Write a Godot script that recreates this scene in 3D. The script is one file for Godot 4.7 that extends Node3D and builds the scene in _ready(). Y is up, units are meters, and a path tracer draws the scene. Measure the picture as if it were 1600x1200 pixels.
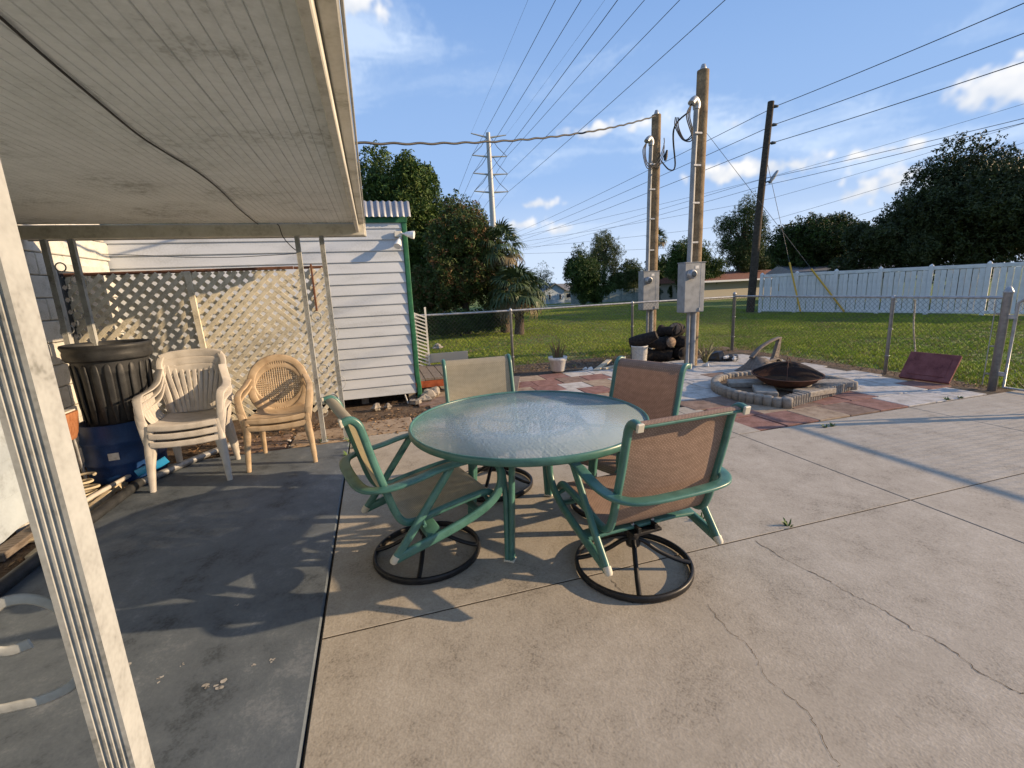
extends Node3D
# A back patio in low evening sun: swivel chairs round a glass table, covered slab on the left, lawn and poles behind.

const CAM_AT := Vector3(0, 1.5, 0)
var cam_basis := Basis()
var rng := RandomNumberGenerator.new()
var M := {}          # materials
var used := {}       # names taken at top level

# ---------------------------------------------------------------- pixel -> direction
func ray(px: float, py: float) -> Vector3:
	return cam_basis * Vector3((px - 800.0) / 715.0, -(py - 600.0) / 715.0, -1.0)
func pz(px: float, py: float, z: float) -> Vector3:      # point on that ray in the plane z
	var r := ray(px, py)
	return CAM_AT + r * (z / r.z)
func py_(px: float, py: float, y: float) -> Vector3:     # point on that ray at height y
	var r := ray(px, py)
	return CAM_AT + r * ((y - CAM_AT.y) / r.y)

# ---------------------------------------------------------------- nodes
func numbered(called: String) -> String:
	if not used.has(called):
		used[called] = 0
		return called
	used[called] += 1
	return "%s_%03d" % [called, used[called]]
func tag(o: Node3D, label: String, category: String, group := "") -> Node3D:
	o.set_meta("label", label)
	o.set_meta("category", category)
	if group != "":
		o.set_meta("group", group)
	return o
func thing(called: String, label: String, category: String, at := Vector3.ZERO, turn := 0.0, group := "") -> Node3D:
	var o := Node3D.new()
	o.name = numbered(called)
	add_child(o)
	o.position = at
	o.rotation.y = turn
	return tag(o, label, category, group)
func copy_of(o: Node3D, label: String, at: Vector3, turn: float) -> Node3D:
	var c: Node3D = o.duplicate()
	c.name = numbered(String(o.name).rstrip("0123456789").trim_suffix("_"))
	add_child(c)
	c.position = at
	c.rotation = Vector3(o.rotation.x, turn, o.rotation.z)
	if label != "":
		c.set_meta("label", label)
	return c
func part(called: String, mesh: Mesh, m: Material, parent: Node = null, at := Vector3.ZERO, b := Basis()) -> MeshInstance3D:
	var o := MeshInstance3D.new()
	o.mesh = mesh
	o.material_override = m
	if parent == null or parent == self:
		o.name = numbered(called)
		add_child(o)
	else:
		o.name = called
		parent.add_child(o, true)
	o.transform = Transform3D(b, at)
	return o
func structure(called: String, mesh: Mesh, m: Material) -> MeshInstance3D:
	var o := part(called, mesh, m)
	o.set_meta("kind", "structure")
	return o
func many(called: String, mesh: Mesh, m: Material, xf: Array, cols: Array, parent: Node = null) -> MultiMeshInstance3D:
	var mm := MultiMesh.new()
	mm.transform_format = MultiMesh.TRANSFORM_3D
	mm.use_colors = true
	mm.mesh = mesh
	mm.instance_count = xf.size()
	for i in xf.size():
		mm.set_instance_transform(i, xf[i])
		mm.set_instance_color(i, cols[i])
	var o := MultiMeshInstance3D.new()
	o.multimesh = mm
	o.material_override = m
	if parent == null:
		o.name = numbered(called)
		add_child(o)
	else:
		o.name = called
		parent.add_child(o, true)
	o.set_meta("kind", "stuff")
	return o

# ---------------------------------------------------------------- shapes
func tool() -> SurfaceTool:
	var st := SurfaceTool.new()
	st.begin(Mesh.PRIMITIVE_TRIANGLES)
	return st
func done(st: SurfaceTool) -> ArrayMesh:
	st.generate_normals()
	return st.commit()
func tri(st: SurfaceTool, a: Vector3, b: Vector3, c: Vector3) -> void:
	st.add_vertex(a)
	st.add_vertex(b)
	st.add_vertex(c)
func quad(st: SurfaceTool, a: Vector3, b: Vector3, c: Vector3, d: Vector3) -> void:
	tri(st, a, b, c)
	tri(st, a, c, d)
# box with chamfered edges
func add_box(st: SurfaceTool, c: Vector3, size: Vector3, bev := 0.003, b := Basis()) -> void:
	st.set_smooth_group(-1)
	var h := size * 0.5
	var e := minf(bev, minf(h.x, minf(h.y, h.z)) * 0.45)
	var v := {}
	for sx in [-1, 1]:
		for sy in [-1, 1]:
			for sz in [-1, 1]:
				var s := Vector3(sx, sy, sz)
				for ax in 3:
					var q := Vector3(s.x * (h.x - e), s.y * (h.y - e), s.z * (h.z - e))
					q[ax] = s[ax] * h[ax]
					v[[sx, sy, sz, ax]] = c + b * q
				flat3(st, v[[sx, sy, sz, 0]], v[[sx, sy, sz, 1]], v[[sx, sy, sz, 2]], c)
	for ax in 3:
		var a1 := (ax + 1) % 3
		var a2 := (ax + 2) % 3
		for s in [-1, 1]:
			var k := []
			for q in [[-1, -1], [-1, 1], [1, 1], [1, -1]]:
				var w := [0, 0, 0]
				w[ax] = s
				w[a1] = q[0]
				w[a2] = q[1]
				k.append(v[[w[0], w[1], w[2], ax]])
			flat4(st, k[0], k[1], k[2], k[3], c)
		for s1 in [-1, 1]:
			for s2 in [-1, 1]:
				var w0 := [0, 0, 0]
				w0[a1] = s1
				w0[a2] = s2
				var w1 := w0.duplicate()
				w0[ax] = -1
				w1[ax] = 1
				flat4(st, v[[w0[0], w0[1], w0[2], a1]], v[[w1[0], w1[1], w1[2], a1]], v[[w1[0], w1[1], w1[2], a2]], v[[w0[0], w0[1], w0[2], a2]], c)
func flat3(st: SurfaceTool, a: Vector3, b: Vector3, c: Vector3, mid: Vector3) -> void:
	if (b - a).cross(c - a).dot((a + b + c) / 3.0 - mid) > 0.0:
		tri(st, a, c, b)
	else:
		tri(st, a, b, c)
func flat4(st: SurfaceTool, a: Vector3, b: Vector3, c: Vector3, d: Vector3, mid: Vector3) -> void:
	flat3(st, a, b, c, mid)
	flat3(st, a, c, d, mid)
func box(size: Vector3, bev := 0.003) -> ArrayMesh:
	var st := tool()
	add_box(st, Vector3.ZERO, size, bev)
	return done(st)
func spline(ctrl: Array, n: int) -> PackedVector3Array:
	var out := PackedVector3Array()
	for i in ctrl.size() - 1:
		var p0: Vector3 = ctrl[maxi(i - 1, 0)]
		var p1: Vector3 = ctrl[i]
		var p2: Vector3 = ctrl[i + 1]
		var p3: Vector3 = ctrl[mini(i + 2, ctrl.size() - 1)]
		for k in n:
			out.append(p1.cubic_interpolate(p2, p0, p3, float(k) / n))
	out.append(ctrl[-1])
	return out
# a rod of oval or squarish section along a path; rx along 'side', ry across it; radii may be arrays
func add_sweep(st: SurfaceTool, pts: PackedVector3Array, rx, ry, n := 8, side := Vector3.ZERO, power := 1.0, closed := false) -> void:
	st.set_smooth_group(1)
	var cnt := pts.size()
	var rings := []
	var s := side
	var t_old := Vector3.ZERO
	for i in cnt:
		var a := pts[(i - 1 + cnt) % cnt] if (closed or i > 0) else pts[0]
		var b := pts[(i + 1) % cnt] if (closed or i < cnt - 1) else pts[cnt - 1]
		var t := (b - a).normalized()
		if i == 0:
			if s == Vector3.ZERO:
				s = Vector3.UP.cross(t) if absf(t.y) < 0.9 else Vector3.RIGHT
		else:
			var ax := t_old.cross(t)
			if ax.length() > 1e-6:
				s = s.rotated(ax.normalized(), t_old.angle_to(t))
		s = (s - t * s.dot(t)).normalized()
		t_old = t
		var u := t.cross(s)
		var x: float = rx[i] if rx is Array or rx is PackedFloat32Array else rx
		var y: float = ry[i] if ry is Array or ry is PackedFloat32Array else ry
		var ring := PackedVector3Array()
		for k in n:
			var an := TAU * (k + 0.5) / n
			var cc := cos(an)
			var sn := sin(an)
			ring.append(pts[i] + s * x * signf(cc) * pow(absf(cc), power) + u * y * signf(sn) * pow(absf(sn), power))
		rings.append(ring)
	var last := cnt if closed else cnt - 1
	for i in last:
		var r0: PackedVector3Array = rings[i]
		var r1: PackedVector3Array = rings[(i + 1) % cnt]
		for k in n:
			var k2 := (k + 1) % n
			quad(st, r0[k], r0[k2], r1[k2], r1[k])
	if not closed:
		st.set_smooth_group(-1)
		for e in [0, cnt - 1]:
			var r: PackedVector3Array = rings[e]
			for k in range(1, n - 1):
				if e == 0:
					tri(st, r[0], r[k + 1], r[k])
				else:
					tri(st, r[0], r[k], r[k + 1])
func rod(pts: PackedVector3Array, rx, ry, n := 8, side := Vector3.ZERO, power := 1.0, closed := false) -> ArrayMesh:
	var st := tool()
	add_sweep(st, pts, rx, ry, n, side, power, closed)
	return done(st)
func bar(a: Vector3, b: Vector3, r: float, n := 8) -> ArrayMesh:
	return rod(PackedVector3Array([a, b]), r, r, n)
func circle(c: Vector3, r: float, n: int, axis := Vector3.UP) -> PackedVector3Array:
	var out := PackedVector3Array()
	var x := axis.cross(Vector3.RIGHT if absf(axis.x) < 0.9 else Vector3.UP).normalized()
	var y := axis.cross(x)
	for i in n:
		out.append(c + (x * cos(TAU * i / n) + y * sin(TAU * i / n)) * r)
	return out
func add_lathe(st: SurfaceTool, prof: Array, segs: int, c := Vector3.ZERO, wob := 0.0) -> void:
	st.set_smooth_group(2)
	for i in prof.size() - 1:
		for k in segs:
			var q := []
			for e in [[i, k], [i, k + 1], [i + 1, k + 1], [i + 1, k]]:
				var an: float = TAU * (e[1] % segs) / segs
				var r: float = prof[e[0]][0] * (1.0 + wob * sin(an * 3.0 + prof[e[0]][1] * 9.0))
				q.append(c + Vector3(cos(an) * r, prof[e[0]][1], sin(an) * r))
			quad(st, q[0], q[1], q[2], q[3])
func lathe(prof: Array, segs := 24, wob := 0.0) -> ArrayMesh:
	var st := tool()
	add_lathe(st, prof, segs, Vector3.ZERO, wob)
	return done(st)
# outline in x,y (counter-clockwise) given depth along z
func add_prism(st: SurfaceTool, poly: PackedVector2Array, z0: float, z1: float, xf := Transform3D()) -> void:
	st.set_smooth_group(-1)
	var ids := Geometry2D.triangulate_polygon(poly)
	for i in range(0, ids.size(), 3):
		var a := poly[ids[i]]
		var b := poly[ids[i + 1]]
		var c := poly[ids[i + 2]]
		if (b - a).cross(c - a) < 0:
			var sw := b
			b = c
			c = sw
		tri(st, xf * Vector3(a.x, a.y, z1), xf * Vector3(c.x, c.y, z1), xf * Vector3(b.x, b.y, z1))
		tri(st, xf * Vector3(a.x, a.y, z0), xf * Vector3(b.x, b.y, z0), xf * Vector3(c.x, c.y, z0))
	for i in poly.size():
		var p := poly[i]
		var q := poly[(i + 1) % poly.size()]
		quad(st, xf * Vector3(p.x, p.y, z0), xf * Vector3(p.x, p.y, z1), xf * Vector3(q.x, q.y, z1), xf * Vector3(q.x, q.y, z0))
func prism(poly: PackedVector2Array, z0: float, z1: float, xf := Transform3D()) -> ArrayMesh:
	var st := tool()
	add_prism(st, poly, z0, z1, xf)
	return done(st)
# a sheet from rows of points
func add_sheet(st: SurfaceTool, rows: Array) -> void:
	st.set_smooth_group(3)
	for i in rows.size() - 1:
		for k in rows[i].size() - 1:
			quad(st, rows[i][k], rows[i][k + 1], rows[i + 1][k + 1], rows[i + 1][k])
func flat_sheet(rows: Array) -> ArrayMesh:
	var st := tool()
	st.set_smooth_group(-1)
	for i in rows.size() - 1:
		for k in rows[i].size() - 1:
			quad(st, rows[i][k], rows[i][k + 1], rows[i + 1][k + 1], rows[i + 1][k])
	return done(st)
func sheet(rows: Array) -> ArrayMesh:
	var st := tool()
	add_sheet(st, rows)
	return done(st)
func slab(x0: float, x1: float, z0: float, z1: float, y0: float, y1: float, bev := 0.006) -> ArrayMesh:
	var st := tool()
	add_box(st, Vector3((x0 + x1) / 2, (y0 + y1) / 2, (z0 + z1) / 2), Vector3(absf(x1 - x0), y1 - y0, absf(z1 - z0)), bev)
	return done(st)
func yaw_to(d: Vector3) -> float:       # turn that makes local -Z point along d
	return atan2(-d.x, -d.z)

# ---------------------------------------------------------------- materials
# layers: [cycles across the tile, weight, stretch_x]; stops: linear colours from low to high
func noise_image(seed_: int, size: int, layers: Array, gain := 1.0) -> PackedByteArray:
	var acc := PackedFloat32Array()
	acc.resize(size * size)
	acc.fill(0.0)
	var tw := 0.0
	for li in layers.size():
		var l: Array = layers[li]
		var f := FastNoiseLite.new()
		f.seed = seed_ + li * 17
		f.noise_type = FastNoiseLite.TYPE_SIMPLEX_SMOOTH
		f.fractal_octaves = 3
		f.frequency = float(l[0]) / size
		var w := size
		if l.size() > 2:
			w = maxi(8, int(size / float(l[2])))
		var im: Image = f.get_seamless_image(w, size, false, false, 0.12, true)
		if w != size:
			im.resize(size, size, Image.INTERPOLATE_CUBIC)
		im.convert(Image.FORMAT_L8)
		var d := im.get_data()
		var wt: float = l[1] / 255.0
		tw += l[1]
		for i in d.size():
			acc[i] += d[i] * wt
	var out := PackedByteArray()
	out.resize(size * size)
	for i in out.size():
		out[i] = int(clampf((acc[i] / tw - 0.5) * gain + 0.5, 0.0, 1.0) * 255.0)
	return out
func ramp_texture(h: PackedByteArray, size: int, stops: Array) -> ImageTexture:
	var lut := PackedByteArray()
	lut.resize(256 * 3)
	for i in 256:
		var t := i / 255.0 * (stops.size() - 1)
		var k := mini(int(t), stops.size() - 2)
		var c: Color = stops[k].lerp(stops[k + 1], t - k).linear_to_srgb()
		lut[i * 3] = int(clampf(c.r, 0, 1) * 255)
		lut[i * 3 + 1] = int(clampf(c.g, 0, 1) * 255)
		lut[i * 3 + 2] = int(clampf(c.b, 0, 1) * 255)
	var o := PackedByteArray()
	o.resize(size * size * 3)
	for i in h.size():
		var v := h[i] * 3
		o[i * 3] = lut[v]
		o[i * 3 + 1] = lut[v + 1]
		o[i * 3 + 2] = lut[v + 2]
	return ImageTexture.create_from_image(Image.create_from_data(size, size, false, Image.FORMAT_RGB8, o))
func surf(stops: Array, tile: float, layers: Array, rough := 0.85, relief := 0.0, opts := {}) -> StandardMaterial3D:
	var m := StandardMaterial3D.new()
	var size: int = opts.get("size", 512)
	var h := noise_image(opts.get("seed", 1), size, layers, opts.get("gain", 1.6))
	m.albedo_texture = ramp_texture(h, size, stops)
	m.uv1_triplanar = true
	m.uv1_world_triplanar = opts.get("world", false)
	m.uv1_scale = Vector3.ONE / tile
	m.roughness = rough
	m.metallic = opts.get("metal", 0.0)
	m.metallic_specular = opts.get("spec", 0.4)
	if relief > 0.0:
		m.heightmap_enabled = true
		m.heightmap_texture = ImageTexture.create_from_image(Image.create_from_data(size, size, false, Image.FORMAT_L8, h))
		m.heightmap_scale = relief
	return m
func plain(c: Color, rough := 0.6, metal := 0.0, spec := 0.5) -> StandardMaterial3D:
	var m := StandardMaterial3D.new()
	m.albedo_color = c.linear_to_srgb()
	m.roughness = rough
	m.metallic = metal
	m.metallic_specular = spec
	return m
func leafy(c: Color, back: Color) -> StandardMaterial3D:
	var m := plain(c, 0.55, 0.0, 0.35)
	m.vertex_color_use_as_albedo = true
	m.backlight_enabled = true
	m.backlight = back
	m.cull_mode = BaseMaterial3D.CULL_DISABLED
	return m
func L(r: float, g: float, b: float) -> Color:
	return Color(r, g, b)

func make_materials() -> void:
	M.concrete = surf([L(.17, .15, .122), L(.32, .287, .238), L(.385, .348, .292), L(.45, .413, .355)], 2.3, [[5, .8], [19, .6], [90, .75], [200, .85]], .9, .14, {"world": true, "seed": 3, "size": 1024, "gain": 1.7})
	M.grey_paint = surf([L(.05, .061, .073), L(.10, .12, .142), L(.122, .145, .168), L(.19, .212, .235)], 2.1, [[4, 1.0], [16, .7], [80, .5], [190, .35]], .62, .10, {"world": true, "seed": 9, "size": 1024, "gain": 1.8})
	M.joint = surf([L(.02, .017, .013), L(.06, .048, .036), L(.12, .10, .075)], .5, [[9, 1], [60, 1]], 1.0, .2, {"world": true, "seed": 5})
	M.soil = surf([L(.03, .02, .013), L(.085, .056, .036), L(.14, .10, .068), L(.24, .19, .14)], 1.1, [[6, 1], [30, 1], [120, 1]], 1.0, .9, {"world": true, "seed": 11})
	M.turf = surf([L(.15, .115, .055), L(.10, .135, .028), L(.095, .16, .024), L(.15, .20, .035)], 7.0, [[5, 1.0], [22, .5], [110, .7], [230, .5]], 1.0, 1.0, {"world": true, "seed": 21, "size": 1024, "gain": 1.9})
	M.paver_white = surf([L(.26, .24, .21), L(.43, .41, .38), L(.53, .51, .48)], .9, [[5, 1], [30, .6], [120, .6]], .9, .08, {"world": true, "seed": 31})
	M.paver_tan = surf([L(.17, .12, .08), L(.31, .235, .165), L(.39, .31, .23)], .9, [[5, 1], [30, .6], [120, .6]], .9, .08, {"world": true, "seed": 32})
	M.paver_red = surf([L(.13, .062, .05), L(.225, .118, .098), L(.30, .19, .165)], .9, [[5, 1], [30, .6], [120, .6]], .9, .08, {"world": true, "seed": 33})
	M.paver_brown = surf([L(.09, .06, .045), L(.19, .13, .10), L(.27, .20, .16)], .9, [[5, 1], [30, .6], [120, .6]], .9, .08, {"world": true, "seed": 34})
	M.white_paint = surf([L(.28, .275, .24), L(.44, .44, .41), L(.50, .50, .475), L(.54, .54, .52)], 1.7, [[4, 1], [18, .5], [80, .5]], .6, .03, {"seed": 41})
	M.post_paint = surf([L(.18, .185, .175), L(.32, .33, .325), L(.375, .39, .385), L(.41, .425, .42)], 1.1, [[4, 1], [22, .7], [90, .6]], .6, .04, {"seed": 42, "gain": 1.9})
	M.skirt = surf([L(.27, .31, .35), L(.36, .42, .48), L(.40, .465, .53), L(.43, .495, .56)], 2.0, [[4, 1], [20, .6], [90, .4]], .6, .03, {"seed": 44})
	M.siding = surf([L(.40, .425, .44), L(.52, .555, .585), L(.56, .595, .63), L(.59, .625, .66)], 2.4, [[3, 1, 3], [16, .6, 4], [90, .4]], .55, .03, {"world": true, "seed": 43})
	M.ceiling = surf([L(.34, .355, .345), L(.63, .66, .66), L(.72, .75, .755), L(.76, .79, .795)], 2.6, [[3, .9], [9, .6], [40, .7], [130, .45]], .7, .02, {"world": true, "seed": 45, "size": 1024, "gain": 1.9})
	M.cream_trim = surf([L(.36, .34, .28), L(.56, .54, .47), L(.63, .61, .55)], 1.3, [[4, 1], [30, .6], [110, .4]], .6, .03, {"seed": 47})
	M.block = surf([L(.36, .35, .31), L(.56, .55, .51), L(.63, .62, .59)], .8, [[5, 1], [40, .8], [130, .8]], .9, .15, {"seed": 49})
	M.lattice = surf([L(.40, .37, .285), L(.62, .585, .48), L(.68, .65, .56)], .7, [[5, 1], [40, .6]], .75, .0, {"seed": 51})
	M.green_trim = surf([L(.012, .07, .032), L(.02, .125, .06), L(.035, .16, .08)], .8, [[6, 1], [40, .7]], .6, .03, {"seed": 53})
	M.rust = surf([L(.025, .014, .011), L(.075, .034, .023), L(.13, .056, .033), L(.19, .095, .06)], .5, [[6, 1], [40, 1], [120, .6]], .9, .12, {"seed": 55})
	M.rust_top = surf([L(.06, .03, .02), L(.15, .07, .045), L(.2, .1, .06)], .5, [[6, 1], [40, 1]], .85, .05, {"seed": 56})
	M.green_frame = surf([L(.035, .105, .088), L(.060, .165, .138), L(.075, .19, .16)], .6, [[5, 1], [60, .5]], .36, .0, {"seed": 57, "spec": .5})
	M.black_metal = surf([L(.007, .007, .008), L(.014, .014, .015), L(.03, .028, .027)], .5, [[8, 1], [90, .8]], .42, .0, {"seed": 59})
	M.black_plastic = surf([L(.012, .013, .015), L(.028, .030, .033), L(.05, .052, .055)], .6, [[5, 1], [50, .6]], .5, .03, {"seed": 61})
	M.blue_plastic = surf([L(.006, .022, .075), L(.01, .042, .15), L(.02, .065, .2)], .7, [[5, 1], [50, .7]], .42, .02, {"seed": 63})
	M.resin_white = surf([L(.36, .335, .30), L(.49, .46, .42), L(.55, .52, .48)], .6, [[5, 1], [60, .5]], .5, .0, {"seed": 65})
	M.resin_tan = surf([L(.30, .215, .135), L(.44, .335, .22), L(.50, .39, .27)], .6, [[5, 1], [60, .5]], .5, .0, {"seed": 67})
	M.pole_wood = surf([L(.065, .045, .028), L(.17, .118, .068), L(.26, .185, .105), L(.36, .27, .165)], .9, [[4, .8], [14, 1, .25], [60, 1, .2], [120, .5]], .85, .15, {"seed": 69, "gain": 2.2})
	M.pole_dark = surf([L(.025, .019, .015), L(.06, .047, .036), L(.10, .08, .06)], .9, [[6, 1], [60, .8]], .9, .15, {"seed": 71})
	M.old_wood = surf([L(.07, .055, .045), L(.15, .125, .105), L(.23, .20, .175)], .8, [[5, .5, .5], [30, 1, 8], [110, .5, 3]], .9, .15, {"seed": 73})
	M.red_wood = surf([L(.16, .035, .012), L(.28, .065, .022), L(.36, .10, .04)], .7, [[5, 1], [50, .6]], .75, .05, {"seed": 75})
	M.pale_wood = surf([L(.30, .24, .16), L(.48, .41, .29), L(.58, .52, .40)], .6, [[5, 1], [40, .8, 6]], .85, .05, {"seed": 77})
	M.galv = surf([L(.22, .225, .23), L(.36, .365, .37), L(.47, .475, .48)], .5, [[8, 1], [70, .7]], .48, .0, {"seed": 79, "metal": .55})
	M.grey_box = surf([L(.19, .20, .205), L(.25, .26, .265), L(.29, .30, .305)], .9, [[5, 1], [60, .5]], .5, .0, {"seed": 81})
	M.roof_tin = surf([L(.17, .18, .20), L(.27, .28, .31), L(.34, .35, .38)], .8, [[5, 1], [50, .6]], .5, .0, {"seed": 83, "metal": .3})
	M.vinyl = surf([L(.56, .56, .55), L(.68, .675, .665), L(.73, .725, .715)], 1.6, [[4, 1], [50, .4]], .45, .0, {"seed": 85})
	M.stone = surf([L(.14, .12, .10), L(.29, .26, .22), L(.40, .37, .32)], .5, [[6, 1], [50, 1], [140, .8]], .95, .2, {"seed": 87})
	M.char_wood = surf([L(.006, .005, .005), L(.02, .016, .014), L(.06, .045, .036)], .4, [[7, 1], [50, 1]], .9, .4, {"seed": 89})
	M.log_end = surf([L(.08, .05, .035), L(.27, .19, .13), L(.42, .33, .25)], .3, [[9, 1], [50, 1]], .9, .2, {"seed": 90})
	M.bark = surf([L(.035, .026, .02), L(.085, .066, .05), L(.15, .125, .10)], .6, [[8, 1, .4], [60, .9]], .95, .5, {"seed": 91})
	M.shingle = surf([L(.10, .045, .03), L(.19, .085, .06), L(.24, .12, .085)], 1.5, [[8, 1], [70, 1]], .9, .1, {"seed": 93})
	M.grey_shingle = surf([L(.12, .12, .125), L(.20, .20, .205), L(.26, .26, .265)], 1.5, [[8, 1], [70, 1]], .9, .1, {"seed": 95})
	M.red_paver = surf([L(.11, .035, .035), L(.19, .065, .062), L(.23, .09, .085)], .9, [[5, 1], [40, .6], [120, .4]], .85, .06, {"seed": 97})
	M.sling_brown = weave(L(.11, .065, .043), L(.42, .295, .225), 99)
	M.sling_cream = weave(L(.26, .235, .175), L(.62, .57, .45), 101)
	for k in ["sling_brown", "sling_cream"]:
		M[k].backlight_enabled = true
		M[k].cull_mode = BaseMaterial3D.CULL_DISABLED
	M.sling_brown.backlight = Color(.58, .53, .50)
	M.sling_cream.backlight = Color(.90, .86, .74)
	M.pale_wall = plain(L(.62, .64, .66), .8)
	M.blue_wall = plain(L(.42, .50, .58), .8)
	M.cream_wall = plain(L(.40, .365, .30), .85)
	M.dark_glass = plain(L(.02, .025, .035), .08, 0.0, .6)
	M.white_plastic = plain(L(.72, .72, .69), .4)
	M.glide = plain(L(.55, .52, .43), .5)
	M.terracotta = surf([L(.22, .085, .035), L(.37, .155, .07), L(.44, .22, .12)], .5, [[6, 1, .4], [50, .7]], .8, .05, {"seed": 103})
	M.black_cable = plain(L(.012, .012, .013), .6)
	M.wire_grey = plain(L(.06, .065, .07), .5, .3)
	M.yellow = plain(L(.62, .36, .04), .5)
	M.cyan_plastic = plain(L(.03, .30, .62), .4)
	M.steel_pale = plain(L(.33, .345, .36), .55, .3)
	M.bucket = surf([L(.40, .38, .33), L(.62, .61, .58), L(.68, .67, .65)], .3, [[5, 1], [40, .7]], .5, .0, {"seed": 105})
	M.tarp = plain(L(.02, .02, .023), .35)
	M.leaf = leafy(L(1, 1, 1), Color(.34, .38, .14))
	M.grass = leafy(L(1, 1, 1), Color(.55, .62, .20))
	M.litter = plain(L(1, 1, 1), .9)
	M.litter.vertex_color_use_as_albedo = true
	var g := StandardMaterial3D.new()     # pebbled table glass
	g.albedo_color = Color(.72, .79, .80, .45)
	g.transparency = BaseMaterial3D.TRANSPARENCY_ALPHA
	g.roughness = .10
	g.metallic_specular = .6
	var hb := noise_image(107, 512, [[22, 1.0], [48, .4]], 1.5)
	g.uv1_triplanar = true
	g.uv1_scale = Vector3.ONE / .55
	g.heightmap_enabled = true
	g.heightmap_texture = ImageTexture.create_from_image(Image.create_from_data(512, 512, false, Image.FORMAT_L8, hb))
	g.heightmap_scale = .30
	M.table_glass = g
func weave(dark: Color, light: Color, seed_: int) -> StandardMaterial3D:
	var n := 256
	var im := Image.create(n, n, false, Image.FORMAT_RGB8)
	var h := noise_image(seed_, n, [[4, 1.0], [24, .5]], 1.2)
	for y in n:
		for x in n:
			var cx := int(x / 8.0)
			var cy := int(y / 8.0)
			var over := (cx + cy) % 2 == 0
			var u := (x % 8) / 7.0 - .5
			var v := (y % 8) / 7.0 - .5
			var e := absf(v) if over else absf(u)
			var t := clampf(1.0 - e * 1.5, 0, 1) * (1.0 if over else .62) * (.72 + .56 * h[y * n + x] / 255.0)
			im.set_pixel(x, y, dark.lerp(light, clampf(t, 0, 1)).linear_to_srgb())
	var m := StandardMaterial3D.new()
	m.albedo_texture = ImageTexture.create_from_image(im)
	m.uv1_triplanar = true
	m.uv1_scale = Vector3.ONE / .27
	m.roughness = .8
	return m

# ---------------------------------------------------------------- sky
func sky_picture() -> ImageTexture:
	var w := 2048
	var h := 1024
	var data := PackedFloat32Array()
	data.resize(w * h * 3)
	var wisp := FastNoiseLite.new()
	wisp.seed = 7
	wisp.frequency = 1.0
	wisp.fractal_octaves = 5
	wisp.domain_warp_enabled = true
	wisp.domain_warp_amplitude = .55
	wisp.domain_warp_frequency = .7
	var puff := FastNoiseLite.new()
	puff.seed = 12
	puff.frequency = 9.0
	puff.fractal_octaves = 5
	# heaps: centre direction, half width, half height (radians), density
	var heaps := []
	for c in [[1395, 288, .075, .036], [1345, 300, .05, .022], [1575, 138, .06, .034], [1205, 262, .10, .030], [1130, 275, .06, .02], [885, 360, .05, .016], [815, 352, .04, .014], [840, 318, .05, .012], [1145, 196, .022, .010], [1420, 232, .06, .012], [935, 205, .10, .014], [545, 12, .05, .035]]:
		heaps.append([ray(c[0], c[1]).normalized(), c[2], c[3]])
	var r2 := RandomNumberGenerator.new()
	r2.seed = 4
	for i in 26:
		var a := r2.randf_range(1.9, 5.6)
		var e := r2.randf_range(.05, .32)
		heaps.append([Vector3(sin(a) * cos(e), sin(e), -cos(a) * cos(e)), r2.randf_range(.03, .10), r2.randf_range(.012, .04)])
	for y in h:
		var el := (0.5 - (y + .5) / h) * PI
		var up := sin(el)
		var t := clampf(up, 0.0, 1.0)
		var base := Color(.42, .51, .65).lerp(Color(.235, .365, .60), smoothstep(0.0, .22, t)).lerp(Color(.095, .205, .45), smoothstep(.15, .75, t))
		if up < 0:
			base = Color(.30, .33, .32)
		var near := []
		for hp in heaps:
			if absf(asin(hp[0].y) - el) < hp[2] * 2.6:
				near.append(hp)
		for x in w:
			var az := (x + .5) / w * TAU
			var c := base
			if up > 0.0:
				var d := Vector3(sin(az) * cos(el), up, -cos(az) * cos(el))
				var q := d / (up + .16)
				var n := wisp.get_noise_2d(q.x * .55 + q.z * .12, q.z * .8 - q.x * .30)
				var n2 := wisp.get_noise_2d(q.x * .16 + 7.0, q.z * .16)
				var cir := smoothstep(.02, .62, n + n2 * .7) * .62 * smoothstep(0.02, .2, up)
				c = c.lerp(Color(.56, .65, .77), cir)
				c = c.lerp(Color(.52, .60, .71), smoothstep(.22, .0, up) * .35)
				for hp in near:
					var hd: Vector3 = hp[0]
					var da: float = wrapf(az - atan2(hd.x, -hd.z), -PI, PI) * cos(el) / hp[1]
					if absf(da) > 2.4:
						continue
					var de: float = (el - asin(hd.y)) / hp[2]
					var pn := puff.get_noise_3dv(d * 1.3) * 1.15 + puff.get_noise_3dv(d * 4.0) * .65
					var low := 1.5 if de < 0.0 else 1.0
					var dens := smoothstep(.0, .75, .9 - sqrt(da * da + de * de * low * low) * .9 + pn * 1.05)
					var lit := clampf(.55 + de * .32 + pn * .5 + da * .10, 0.0, 1.0)
					c = c.lerp(Color(.34, .41, .52).lerp(Color(.70, .69, .68), lit), dens * .9)
			var i := (y * w + x) * 3
			data[i] = c.r
			data[i + 1] = c.g
			data[i + 2] = c.b
	return ImageTexture.create_from_image(Image.create_from_data(w, h, false, Image.FORMAT_RGBF, data.to_byte_array()))

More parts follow.
